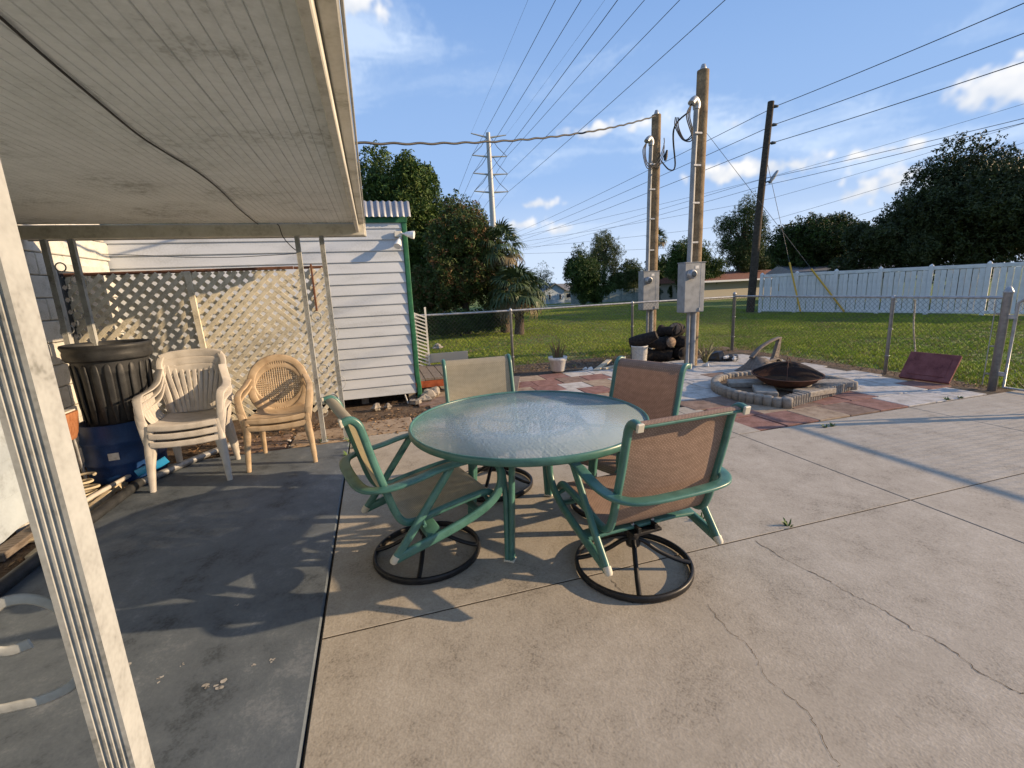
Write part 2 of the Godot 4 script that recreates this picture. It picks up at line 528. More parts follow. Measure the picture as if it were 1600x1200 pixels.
func setup_view() -> void:
	cam_basis = Basis(Vector3(.957, -.045, .287).normalized(), Vector3(.101, .978, -.184).normalized(), Vector3(-.273, .205, .940).normalized()).orthonormalized()
	var cam := Camera3D.new()
	cam.name = "camera"
	cam.fov = 80.0
	cam.near = .02
	cam.far = 1200.0
	add_child(cam)
	cam.transform = Transform3D(cam_basis, CAM_AT)
	cam.current = true
	var env := Environment.new()
	env.background_mode = Environment.BG_SKY
	var sm := PanoramaSkyMaterial.new()
	sm.panorama = sky_picture()
	sm.energy_multiplier = 1.0
	var sky := Sky.new()
	sky.sky_material = sm
	env.sky = sky
	env.tonemap_mode = Environment.TONE_MAPPER_LINEAR
	env.tonemap_exposure = 1.52
	env.sdfgi_enabled = true
	env.ssao_enabled = true
	env.ssil_enabled = true
	env.fog_enabled = false
	env.fog_density = .0009
	env.fog_light_color = Color(.72, .80, .92)
	var we := WorldEnvironment.new()
	we.name = "world_environment"
	we.environment = env
	add_child(we)
	var sun := DirectionalLight3D.new()
	sun.name = "sun"
	sun.light_energy = 1.6
	sun.light_color = Color(1.0, .87, .70)
	sun.light_angular_distance = .5
	sun.shadow_enabled = true
	add_child(sun)
	sun.look_at_from_position(Vector3.ZERO, Vector3(-.955, -.312, -.300), Vector3.UP)

# ---------------------------------------------------------------- ground, slabs, pavers
func ribbon(pts: PackedVector3Array, w: float, wob: float) -> ArrayMesh:
	var rows := []
	for i in pts.size():
		var a := pts[maxi(i - 1, 0)]
		var b := pts[mini(i + 1, pts.size() - 1)]
		var s := (b - a).cross(Vector3.UP).normalized()
		var ww := w * rng.randf_range(1.0 - wob, 1.0 + wob)
		rows.append([pts[i] - s * ww, pts[i] + s * ww])
	return sheet(rows)
func crack(pixels: Array, w: float, parent: Node) -> void:
	var pts := []
	for p in pixels:
		pts.append(py_(p[0], p[1], .0015))
	var line := spline(pts, 9)
	for i in line.size():
		line[i] += Vector3(rng.randf_range(-.008, .008), 0, rng.randf_range(-.008, .008))
		line[i].y = .0015
	part("crack", ribbon(line, w, .85), M.joint, parent)

func build_ground() -> void:
	var rows := []
	for i in 41:
		var r := []
		for k in 41:
			var x := -260.0 + 13.0 * i
			var z := -330.0 + 13.0 * k
			r.append(Vector3(x, -.05, z))
		rows.append(r)
	structure("ground", sheet(rows), M.turf)
	structure("soil_bed", slab(-4.4, .62, -9.4, -4.93, -.3, -.022), M.soil)
	structure("soil_strip", slab(.63, 7.62, -8.75, -7.72, -.3, -.030), M.soil)
	structure("soil_edge", slab(7.19, 7.62, -7.70, -3.55, -.3, -.031), M.soil)
	structure("soil_border", slab(-2.85, -2.13, -4.92, 2.0, -.3, -.018), M.soil)
	structure("slab_bedding", slab(-.38, 9.6, -3.49, 2.5, -.29, -.0025), M.joint)
	structure("paver_bedding", slab(.64, 7.18, -7.71, -3.50, -.28, -.012), M.joint)
	var grey := structure("painted_slab", slab(-2.12, -.386, -4.92, 2.4, -.14, .004, .008), M.grey_paint)
	# white flecks where the paint is gone
	for p in [[345, 1068, .030], [320, 1070, .026], [250, 1062, .022], [424, 1032, .016], [204, 1040, .030], [286, 1038, .012], [370, 945, .012], [395, 1040, .012]]:
		var c := py_(p[0], p[1], .0056)
		for k in 4:
			var st := tool()
			var o: Vector3 = c + Vector3(rng.randf_range(-1, 1), 0, rng.randf_range(-1, 1)) * p[2] * .7
			var n := 7
			var ring := []
			for j in n:
				ring.append(o + Vector3(cos(TAU * j / n), 0, sin(TAU * j / n)) * p[2] * rng.randf_range(.12, .5))
			for j in range(1, n - 1):
				tri(st, ring[0], ring[j], ring[j + 1])
			part("paint_chip", done(st), M.paver_white, grey)
	var slabs := []
	for s in [[-.372, 3.289, -1.959, 2.4], [-.372, 3.289, -5.02, -1.969], [3.299, 5.60, -1.959, 2.4], [3.299, 5.60, -3.475, -1.969], [5.610, 9.5, -1.959, 2.4], [5.610, 7.75, -3.475, -1.969], [3.299, 3.565, -4.56, -3.487]]:
		slabs.append(structure("concrete_slab", slab(s[0], s[1], s[2], s[3], -.13, 0.0, .0022), M.concrete))
	crack([[1180, 845], [1235, 878], [1290, 905], [1330, 928], [1372, 948], [1430, 985], [1480, 1010], [1535, 1052], [1605, 1086]], .0014, slabs[0])
	crack([[1105, 945], [1140, 985], [1175, 1015], [1200, 1060], [1255, 1105], [1285, 1150], [1312, 1198]], .0007, slabs[0])
	crack([[955, 905], [972, 925], [990, 945]], .001, slabs[0])
	crack([[1085, 705], [1120, 690], [1150, 683]], .0012, slabs[1])
	# old concrete pads and a path of pavers beside the shed
	for p in [[-.36, .30, -5.62, -5.06, "paver_tan"], [.32, .86, -5.56, -5.06, "paver_white"], [-.98, -.40, -5.50, -4.97, "paver_tan"], [-1.62, -1.02, -5.48, -4.97, "paver_brown"], [.88, 1.50, -5.55, -5.05, "paver_white"]]:
		structure("concrete_pad", slab(p[0], p[1], p[2], p[3], -.09, -.004 + rng.randf() * .006, .01), M[p[4]])
	# pavers
	var court := Node3D.new()
	court.name = "paver_court"
	court.set_meta("kind", "structure")
	add_child(court)
	var cell := .452
	for iz in 10:
		for ix in 15:
			var x := .66 + ix * cell * .96 + (cell * .3 if iz % 2 == 1 else 0.0)
			var z := -3.72 - iz * .432
			if x + .2 < 3.60 and z > -5.12:
				continue
			if ix == 0 and z > -5.6:
				continue
			if z < -7.55 or x > 6.98:
				continue
			var wx := cell * .96 - .012
			if x < 3.6 and z > -4.7:
				continue
			var mname := "paver_white"
			var q := rng.randf()
			if z > -4.3:
				mname = ["paver_red", "paver_tan", "paver_brown", "paver_red"][(ix + iz) % 4] if x < 5.6 else ("paver_white" if q > .2 else "paver_red")
			elif x < 4.6 and z < -4.3 and z > -5.0:
				mname = "paver_brown" if q < .5 else ("paver_red" if q < .75 else "paver_white")
			elif x < 3.4:
				mname = ["paver_red", "paver_tan", "paver_tan", "paver_brown", "paver_white", "paver_red"][int(q * 6)]
			elif q < .08:
				mname = "paver_brown"
			var b := Basis.from_euler(Vector3(rng.randf_range(-.007, .007), rng.randf_range(-.02, .02), rng.randf_range(-.007, .007)))
			part("paver", paver_mesh(wx), M[mname], court, Vector3(x, -.022 + rng.randf_range(-.004, .004), z), b)
	# weeds in the joints
	for p in [[548, 690], [552, 700], [545, 712], [505, 690], [1500, 622], [1480, 625], [1013, 822], [1098, 812], [1232, 822], [1290, 668], [1300, 666], [1320, 612]]:
		weed(py_(p[0], p[1], 0.0), .05 if p[0] < 600 else .035)
	litter()

var paver_cache := {}
func paver_mesh(wx: float) -> ArrayMesh:
	if not paver_cache.has(wx):
		paver_cache[wx] = box(Vector3(wx, .05, .42), .005)
	return paver_cache[wx]
func weed(at: Vector3, size: float) -> void:
	var st := tool()
	st.set_smooth_group(-1)
	for k in 16:
		var a := rng.randf() * TAU
		var d := Vector3(cos(a), 0, sin(a))
		var l := size * rng.randf_range(.6, 1.3)
		var s := d.cross(Vector3.UP) * .005
		var base := at + d * rng.randf() * size * .5
		var tip := base + d * l * .7 + Vector3.UP * l * rng.randf_range(.3, 1.0)
		quad(st, base - s, base + s, base.lerp(tip, .6) + s * 1.3 + Vector3.UP * .006, tip)
	var o := part("weed", done(st), M.weed)
	tag(o, "small green weed sprouting from a joint in the paving", "weed", "weeds in the paving joints")
func litter() -> void:
	var st := tool()
	st.set_smooth_group(-1)
	tri(st, Vector3(-.5, 0, 0), Vector3(.1, .12, .28), Vector3(.5, .05, 0))
	tri(st, Vector3(-.5, 0, 0), Vector3(.5, .05, 0), Vector3(.05, .14, -.26))
	var leaf := done(st)
	var xf := []
	var cols := []
	for zone in [[-2.1, .55, -5.9, -4.95, 1500], [-2.8, -2.15, -4.9, -3.2, 300], [.7, 7.1, -8.55, -7.75, 1700], [.0, 1.5, -6.6, -5.6, 300], [4.5, 6.4, -8.2, -7.0, 500], [7.2, 7.55, -7.6, -3.6, 300]]:
		for i in zone[4]:
			var p := Vector3(rng.randf_range(zone[0], zone[1]), rng.randf_range(-.02, .004), rng.randf_range(zone[2], zone[3]))
			var s := rng.randf_range(.015, .06)
			xf.append(Transform3D(Basis.from_euler(Vector3(rng.randf_range(-.5, .5), rng.randf() * TAU, rng.randf_range(-.5, .5))).scaled(Vector3(s, s, s)), p))
			var c := L(.16, .085, .04).lerp(L(.33, .22, .12), rng.randf()) * rng.randf_range(.4, 1.1)
			cols.append(c)
	var o := many("leaf_litter", leaf, M.litter, xf, cols)
	tag(o, "scattered dry brown leaves lying on the bare soil along the fence and lattice", "leaves")

func build_lawn() -> void:
	var tufts := []
	for v in 1:
		var st := tool()
		st.set_smooth_group(-1)
		for k in 10:
			var a := rng.randf() * TAU
			var d := Vector3(cos(a), 0, sin(a))
			var s := d.cross(Vector3.UP) * .10
			var base := Vector3(rng.randf_range(-.8, .8), 0, rng.randf_range(-.8, .8))
			var l := rng.randf_range(.6, 1.25)
			var lean := rng.randf_range(.2, .8)
			var mid := base + d * l * lean * .35 + Vector3.UP * l * .6
			var tip := base + d * l * lean + Vector3.UP * l
			quad(st, base - s, base + s, mid + s * .7, mid - s * .7)
			tri(st, mid - s * .7, mid + s * .7, tip)
		tufts.append(done(st))
	var patch := FastNoiseLite.new()
	patch.seed = 31
	patch.frequency = .35
	var stripe := FastNoiseLite.new()
	stripe.seed = 8
	stripe.frequency = 1.6
	var xf := []
	var cols := []
	for i in 170000:
		var q := pow(rng.randf(), 1.7)
		var z := lerpf(-8.0, -34.0, q)
		var x := rng.randf_range(-1.5, 17.6)
		if i % 4 == 0:
			x = rng.randf_range(7.4, 18.5)
			z = rng.randf_range(-14.0, -2.0)
		if x > 16.35 + (z + 16.2) * .38 and z > -17.0:
			continue
		var n := patch.get_noise_2d(x, z)
		var edge := 1.0
		if z > -9.4 and x < 7.4:
			edge = clampf((-8.15 - z) / 1.2 + n * .6, 0, 1)
		if x >= 7.3 and x < 8.3 and z > -8.6:
			edge = clampf((x - 7.45) / .7 + n * .6, 0, 1)
		if x < 7.3 and z > -8.0:
			continue
		if rng.randf() > edge * .95 + .05 or (n < -.22 and rng.randf() < .45):
			continue
		var h := rng.randf_range(.02, .058) * (1.0 + n * .7)
		var wd := rng.randf_range(.028, .055)
		xf.append(Transform3D(Basis(Vector3.UP, rng.randf() * TAU).scaled(Vector3(wd, h, wd)), Vector3(x, -.05, z)))
		var c := L(.185, .26, .034).lerp(L(.31, .36, .055), clampf(.5 + n + stripe.get_noise_2d(x, z) * .5, 0, 1))
		if rng.randf() < .12 + (1.0 - edge) * .7 + clampf(-n - .1, 0.0, .5) * .9:
			c = L(.26, .21, .10)
		cols.append(c * rng.randf_range(.7, 1.2))
	tag(many("lawn_grass", tufts[0], M.grass, xf, cols), "short mown green lawn grass beyond the chain link fence", "grass")

# ---------------------------------------------------------------- covered porch
func flute_profile(w: float) -> PackedVector2Array:
	var h := w * .5
	var out := PackedVector2Array()
	for p in [[-h, -h], [h, -h], [h, h]]:
		out.append(Vector2(p[0], p[1]))
	for k in 4:            # grooves in the +y side of the section
		var x := h - w * (.14 + .19 * k)
		out.append(Vector2(x, h))
		out.append(Vector2(x - w * .03, h - w * .07))
		out.append(Vector2(x - w * .09, h - w * .07))
		out.append(Vector2(x - w * .12, h))
	out.append(Vector2(-h, h))
	return out
func scroll(c: Vector3, r: float, flip: float, w := .006) -> ArrayMesh:
	var pts := PackedVector3Array()
	for i in 46:
		var a := -1.2 + i * .20
		var rr := r * (1.0 - .80 * i / 45.0)
		var cc := c + Vector3(0, r * .25 * i / 45.0, 0)
		pts.append(cc + Vector3(cos(a) * rr * flip, sin(a) * rr, 0))
	return rod(pts, .0025, w, 6, Vector3(1, 0, 0), .7)
func post_pair(label: String, x0: float, x1: float, z: float, scrolls: Array, size := .05) -> Node3D:
	var t := thing("porch_post_pair", label, "porch post", Vector3((x0 + x1) / 2, .004, z), 0.0, "scrolled porch posts")
	var mid := (x0 + x1) / 2
	for x in [x0, x1]:
		var xf := Transform3D(Basis(Vector3(1, 0, 0), Vector3(0, 0, 1), Vector3(0, 1, 0)), Vector3(x - mid, 0, 0))
		part("post", prism(flute_profile(size), 0.0, 2.075, xf), M.post_paint, t)
		part("foot_plate", box(Vector3(size * 1.7, .006, size * 1.7), .001), M.post_paint, t, Vector3(x - mid, .004, 0))
	var half := absf(x1 - x0) / 2 - size / 2
	for s in scrolls:
		part("scroll", scroll(Vector3(half * s[2], s[0], 0), half * s[1], s[2]), M.post_paint, t)
		part("ring", rod(circle(Vector3(-half * .3 * s[2], s[0] + half * 1.7, 0), half * .5, 24, Vector3(0, 0, 1)), .0025, .006, 6, Vector3.ZERO, .7, true), M.post_paint, t)
	return t

func build_porch() -> void:
	var t := thing("porch_roof", "flat cream patio roof of long grooved panels with white edge trim", "roof", Vector3(-1.5, 2.2, -2.0))
	var o := -t.position
	var w := .126
	var n := 34
	for i in n:
		var x := -.10 - w * (i + .5)
		var poly := PackedVector2Array()      # a panel with two beads and open joints
		for q in [[-.5, .024], [-.5, .005], [-.475, .0], [-.19, .0], [-.175, .0035], [-.158, .0035], [-.143, .0], [.143, .0], [.158, .0035], [.175, .0035], [.19, .0], [.475, .0], [.495, .005], [.495, .024]]:
			poly.append(Vector2(q[0] * w, q[1]))
		var st := tool()
		add_prism(st, poly, -3.5, 3.5)
		part("ceiling_panel", done(st), M.ceiling, t, Vector3(x, 2.2 + rng.randf_range(-.0015, .0015), -1.49) + o)
	part("roof_deck", slab(-4.45, -.075, -5.0, 2.0, 2.226, 2.27, .004), M.roof_tin, t, o)
	part("edge_fascia", slab(-.094, -.062, -5.06, 2.0, 2.115, 2.285, .004), M.cream_trim, t, o)
	part("edge_gutter", slab(-.060, -.006, -5.07, 2.0, 2.195, 2.300, .006), M.white_paint, t, o)
	part("edge_lip", slab(-.004, .006, -5.07, 2.0, 2.205, 2.292, .003), M.white_paint, t, o)
	part("end_beam", slab(-2.78, -.010, -5.10, -5.0, 2.085, 2.196, .004), M.cream_trim, t, o)
	part("beam_drip", slab(-2.78, -.004, -5.115, -5.103, 2.078, 2.20, .002), M.white_paint, t, o)
	part("corner_cap", slab(-.050, .004, -5.13, -5.075, 2.082, 2.24, .004), M.cream_trim, t, o)
	post_pair("pair of white scrolled metal posts at the open patio corner beside the lattice", -.640, -.420, -5.0, [[.62, 1.0, 1.0], [.30, .9, -1.0], [1.15, .9, 1.0]], .042)
	post_pair("pair of white scrolled metal posts against the block wall behind the trash can", -2.615, -2.425, -5.0, [[1.72, 1.0, 1.0], [1.30, .9, -1.0]], .042)
	post_pair("tall white fluted metal post with curled strap iron standing on the grey slab edge", -.690, -.473, -.790, [], .046)
	var near := get_child(get_child_count() - 1)
	var mid := Vector3((-.690 - .473) / 2, .004, -.79)
	var a1 := []
	for p in [[132, 1045], [110, 1072], [70, 1092], [30, 1102], [-12, 1108], [-60, 1090]]:
		a1.append(pz(p[0], p[1], -.79) - mid)
	part("scroll", rod(spline(a1, 6), .0022, .009, 6, Vector3(0, 0, 1), .7), M.post_paint, near)
	var a2 := []
	for p in [[128, 1030], [118, 985], [90, 950], [45, 936], [0, 944], [-30, 975], [-25, 1010], [10, 1018], [48, 1005]]:
		a2.append(pz(p[0], p[1], -.79) - mid)
	part("scroll", rod(spline(a2, 6), .0022, .009, 6, Vector3(0, 0, 1), .7), M.post_paint, near)
	# cable across the ceiling and down to the posts
	var pts := []
	for p in [[-30, 5], [0, 27], [62, 82], [140, 148], [215, 210], [258, 238], [310, 270], [345, 298], [372, 325], [400, 348], [420, 360]]:
		pts.append(py_(p[0], p[1], 2.193))
	var e := pz(442, 371, -4.985)
	pts.append(Vector3(e.x - .03, 2.19, -4.985))
	pts.append(Vector3(e.x, 2.08, -4.985))
	pts.append(pz(455, 385, -4.99))
	pts.append(pz(468, 395, -5.0))
	tag(part("ceiling_cable", rod(spline(pts, 5), .004, .004, 6), M.black_cable), "thin black cable running across the patio ceiling", "cable")
	pts = []
	for p in [[468, 396], [420, 399], [360, 402], [290, 402], [220, 399], [160, 397]]:
		pts.append(pz(p[0], p[1], -5.04 - (468.0 - p[0]) * .002))
	tag(part("hanging_cable", rod(spline(pts, 5), .003, .003, 6), M.black_cable), "thin dark cable strung below the patio beam toward the shed", "cable")

func build_house() -> void:
	var t := thing("house", "white painted block house wall with lap siding skirt beside the grey slab", "house", Vector3(-2.8, 0, -3.0))
	var o := -t.position
	var bm := box(Vector3(.19, .193, .393), .008)
	for r in 12:
		for k in 5:
			var z := -4.80 - .40 * k - (.2 if r % 2 == 1 else 0.0)
			if z < -6.45:
				continue
			part("block", bm, M.block, t, Vector3(-2.90 + rng.randf_range(-.002, .002), .10 + r * .2, z) + o)
	part("wall_core", slab(-4.3, -2.975, -6.6, 2.0, -.05, 2.19, .004), M.block, t, o)
	part("siding_core", slab(-2.97, -2.49, -3.93, 2.0, .16, 2.19, .004), M.block, t, o)
	for r in 9:       # lap siding facing the slab; the lowest board is bent
		var y := .045 + r * .235
		var rows := []
		for side in 4:
			var row := []
			for k in 60:
				var z := 1.9 - 5.84 * k / 59.0
				var bend := (sin(k * 1.35) * .014 + sin(k * .43) * .012) if r == 0 else 0.0
				var off: float = [.012, .015, .002, .012][side]
				var yy: float = [y, y + .002, y + .245, y][side]
				row.append(Vector3(-2.485 + off, yy + (bend if side != 2 else 0.0), z))
			rows.append(row)
		part("siding_board", flat_sheet(rows), M.skirt, t, o)
	part("corner_trim", slab(-2.50, -2.44, -3.99, -3.94, .05, 2.19, .003), M.white_paint, t, o)
	# the part of the house seen past the block wall
	part("rear_wall", slab(-6.0, -3.02, -7.6, -7.4, -.05, 2.05, .004), M.block, t, o)
	part("eave", slab(-6.2, -2.99, -7.7, -7.0, 2.06, 2.20, .01), M.grey_shingle, t, o)
	var wn := part("window", slab(-2.815, -2.79, -6.25, -5.35, .92, 1.92, .004), M.white_paint, t, o)
	part("pane", slab(-2.787, -2.781, -6.18, -5.42, .99, 1.85, .002), M.dark_glass, wn)
	var w2 := part("window", slab(-4.2, -3.25, -7.395, -7.36, .95, 1.9, .004), M.white_paint, t, o)
	part("pane", slab(-4.12, -3.33, -7.357, -7.350, 1.02, 1.84, .002), M.dark_glass, w2)

func build_shed() -> void:
	var zf := -6.46
	var t := thing("shed", "white lap sided shed with green corner boards and corrugated metal roof", "shed", Vector3(-1.2, 0, -7.9))
	var o := -t.position
	var exp_ := .1385
	var y0 := .115
	for r in 17:
		var st := tool()
		var y := y0 + r * exp_
		var x0 := -2.86
		var x1 := .452
		var poly := PackedVector2Array([Vector2(0, y), Vector2(.024, y), Vector2(.026, y + .006), Vector2(.006, y + exp_ + .012), Vector2(0, y + exp_ + .012)])
		var xf := Transform3D(Basis(Vector3(0, 0, 1), Vector3(0, 1, 0), Vector3(-1, 0, 0)), Vector3(0, rng.randf_range(-.0015, .0015), zf))
		add_prism(st, poly, -x1, -x0, xf)
		part("siding_board", done(st), M.siding, t, o)
	for r in 17:       # the side that faces the lawn
		var st := tool()
		var y := y0 + r * exp_
		var poly := PackedVector2Array([Vector2(0, y), Vector2(.024, y), Vector2(.026, y + .006), Vector2(.006, y + exp_ + .012), Vector2(0, y + exp_ + .012)])
		add_prism(st, poly, -9.2, zf - .002, Transform3D(Basis(), Vector3(.452, 0, 0)))
		part("siding_board", done(st), M.siding, t, o)
	part("wall_core", slab(-2.9, .449, -9.2, zf - .003, .13, 2.44, .004), M.siding, t, o)
	part("underframe", slab(-2.8, .30, -9.0, zf - .25, -.05, .128, .004), M.char_wood, t, o)
	# bent green corner strips
	var pts := []
	for p in [[.50, 2.47], [.497, 1.9], [.494, 1.3], [.50, .75], [.497, .4], [.512, .2], [.506, .03]]:
		pts.append(Vector3(p[0] - .010, p[1], zf + .030))
	part("corner_board", rod(spline(pts, 4), .034, .007, 8, Vector3(1, 0, 0), .5), M.green_trim, t, o)
	part("corner_board", slab(.482, .494, zf - .07, zf + .018, .1, 2.46, .003), M.green_trim, t, o)
	part("corner_board", slab(-2.95, -2.87, zf + .028, zf + .042, .1, 2.46, .003), M.green_trim, t, o)
	part("eave_board", slab(-2.95, .53, zf + .030, zf + .048, 2.40, 2.475, .003), M.green_trim, t, o)
	var rows := []
	for s in 3:
		var row := []
		for k in 300:
			var x := -3.0 + 3.58 * k / 299.0
			var wave := sin(x * TAU / .076) * .012
			row.append([Vector3(x, 2.465 + wave * .3, zf + .125 + wave), Vector3(x, 2.665 + wave * .5, zf + .03 + wave * .8), Vector3(x, 2.86 + wave, zf - 2.8)][s])
		rows.append(row)
	var low := []
	for p in rows[0]:
		low.append(p - Vector3(0, .004, 0))
	rows.push_front(low)
	part("roof", sheet(rows), M.roof_tin, t, o)
	for p in [[-1.9, -6.9], [-.3, -6.7], [.35, -6.58]]:
		part("pier", slab(p[0], p[0] + .10, p[1] - .1, p[1], -.05, .125, .006), M.stone, t, o)
	part("prop_stake", bar(Vector3(.33, -.03, -6.40), Vector3(.29, .13, -6.46), .011), M.white_paint, t, o)
	# stones at the corner
	for p in [[.62, -.0, -6.5, .10], [.56, .0, -6.35, .08], [.72, .03, -6.6, .09], [.42, .0, -6.28, .06], [-.1, .0, -6.2, .06], [.05, -.01, -6.24, .05]]:
		rock("rubble_stone", Vector3(p[0], p[1], p[2]), p[3], M.stone, "rough broken stone on the soil at the foot of the shed", "stone", "stones by the shed")
	# floodlight
	var f := thing("floodlight", "white twin security floodlight mounted on the shed corner", "floodlight", Vector3(.40, 2.24, zf + .03))
	part("mount_box", box(Vector3(.10, .075, .05), .008), M.cream_trim, f, Vector3(0, .015, .022))
	for s in [[Vector3(.02, -.03, .05), Vector3(-.02, -.13, .13), 0], [Vector3(.05, .02, .05), Vector3(.22, -.01, .11), 1]]:
		var a: Vector3 = s[0]
		var b: Vector3 = s[1]
		var d: Vector3 = (b - a).normalized()
		part("arm", bar(a, a + d * .05, .012), M.white_plastic, f)
		var head := rod(PackedVector3Array([a + d * .04, a + d * .07, a + d * .13, a + d * .16]), [.022, .032, .047, .050], [.022, .032, .047, .050], 14)
		part("lamp_head", head, M.white_plastic, f)
	# lattice return and deck beside the shed
	var d := thing("small_deck", "low weathered grey plank deck with red painted edge beside the shed", "deck", Vector3(.95, 0, -7.4))
	for k in 7:
		part("plank", box(Vector3(.128, .034, 1.25), .004), M.old_wood, d, Vector3(-.40 + k * .136, .235 + rng.randf_range(-.003, .003), .05), Basis(Vector3.UP, rng.randf_range(-.004, .004)))
	part("edge_board", box(Vector3(.96, .10, .03), .003), M.red_wood, d, Vector3(.0, .165, .66))
	for x in [-.4, .4]:
		part("leg", box(Vector3(.08, .27, .08), .004), M.old_wood, d, Vector3(x, .08, .55))
		part("leg", box(Vector3(.08, .27, .08), .004), M.old_wood, d, Vector3(x, .08, -.45))
	var rmp := thing("plank_ramp", "short grey plank ramp leading down from the deck onto the pavers", "ramp", Vector3(1.75, 0, -6.55), -.35)
	for k in 4:
		part("plank", box(Vector3(.115, .03, 1.1), .004), M.old_wood, rmp, Vector3(-.18 + k * .122, .055, 0), Basis(Vector3(1, 0, 0), .05))
	part("batten", box(Vector3(.5, .03, .06), .003), M.old_wood, rmp, Vector3(0, .012, .3))
	tag(part("cream_step_board", box(Vector3(.75, .16, .04), .004), M.cream_wall, null, Vector3(1.15, .36, -8.02)), "cream painted board standing behind the plank deck", "board")
	var ls := thing("lattice_gate", "narrow white lattice panel standing behind the shed corner", "lattice", Vector3(.66, .0, -7.95))
	for k in 16:
		var yy := .22 + k * .062
		part("slat", box(Vector3(.36, .022, .008), .002), M.white_paint, ls, Vector3(0, yy, 0), Basis(Vector3(0, 0, 1), -.42))
	for s in [-.17, .17]:
		part("frame_board", box(Vector3(.03, 1.18, .016), .003), M.white_paint, ls, Vector3(s, .66, -.014))

func rock(called: String, at: Vector3, r: float, m: Material, label: String, cat: String, group: String) -> void:
	var st := tool()
	st.set_smooth_group(-1)
	var rows := []
	var ph := rng.randf() * 9.0
	for i in 7:
		var row := []
		for k in 11:
			var a := TAU * (k % 10) / 10.0
			var e := PI * i / 6.0
			var d := Vector3(sin(e) * cos(a), cos(e), sin(e) * sin(a))
			var q := r * (1.0 + .22 * sin(d.x * 4.0 + ph) + .18 * sin(d.z * 5.0 + ph * 2.0) + .12 * sin(d.y * 7.0 + ph))
			row.append(d * Vector3(q * 1.25, q * .7, q))
		rows.append(row)
	for i in 6:
		for k in 10:
			quad(st, rows[i][k], rows[i][k + 1], rows[i + 1][k + 1], rows[i + 1][k])
	var o := part(called, done(st), m, null, at + Vector3.UP * r * .45, Basis(Vector3.UP, rng.randf() * TAU))
	tag(o, label, cat, group)

func clipped_slat(x0: float, x1: float, y0: float, y1: float, c: float, dir: int) -> Array:
	# line y = dir * x + c inside the rectangle
	var pts := []
	for x in [x0, x1]:
		var y: float = dir * x + c
		if y >= y0 and y <= y1:
			pts.append(Vector2(x, y))
	for y in [y0, y1]:
		var x: float = (y - c) / dir
		if x > x0 and x < x1:
			pts.append(Vector2(x, y))
	return pts
func lattice_panel(t: Node3D, w: float, y0: float, y1: float, at: Vector3, turn: float) -> void:
	var b := Basis(Vector3.UP, turn)
	for dir in [1, -1]:
		var c := y0 - w
		while c < y1 + w:
			var s := clipped_slat(0.0, w, y0, y1, c, dir)
			c += .116
			if s.size() < 2 or s[0].distance_to(s[1]) < .05:
				continue
			var a: Vector2 = s[0]
			var e: Vector2 = s[1]
			var l := a.distance_to(e)
			var mid := (a + e) / 2
			var sag := .010 * sin(mid.x * 3.0) + .006 * sin(mid.y * 5.0)
			part("slat", box(Vector3(l, .044, .007), .0015), M.lattice, t, at + b * Vector3(mid.x, mid.y, (.0045 if dir == 1 else -.0045) + sag), b * Basis(Vector3(0, 0, 1), (e - a).angle()))
func build_lattice() -> void:
	var t := thing("lattice_screen", "cream diagonal lattice screen with rusty top rail standing in front of the shed", "lattice", Vector3(-1.8, 0, -5.5))
	lattice_panel(t, 2.02, .24, 1.80, Vector3(-1.02, 0, 0), 0.0)
	lattice_panel(t, .32, .20, 1.80, Vector3(1.02, 0, -.012), 0.0)
	part("edge_strip", box(Vector3(.022, 1.62, .016), .003), M.lattice, t, Vector3(1.345, 1.0, -.010))
	part("top_rail", box(Vector3(2.06, .030, .034), .003), M.rust_top, t, Vector3(-.01, 1.815, 0), Basis(Vector3(0, 0, 1), .004))
	part("top_rail", box(Vector3(.33, .028, .030), .003), M.rust_top, t, Vector3(1.19, 1.817, -.012))
	part("upright", box(Vector3(.055, 1.62, .024), .003), M.lattice, t, Vector3(.06, 1.0, .022), Basis(Vector3(0, 0, 1), .03))
	part("upright", box(Vector3(.05, 1.80, .024), .003), M.lattice, t, Vector3(-1.0, .90, -.022))
	part("bottom_rail", box(Vector3(2.04, .04, .02), .003), M.lattice, t, Vector3(0, .24, -.018))
	part("stake", box(Vector3(.02, .50, .02), .003), M.rust_top, t, Vector3(1.20, 1.60, .022))

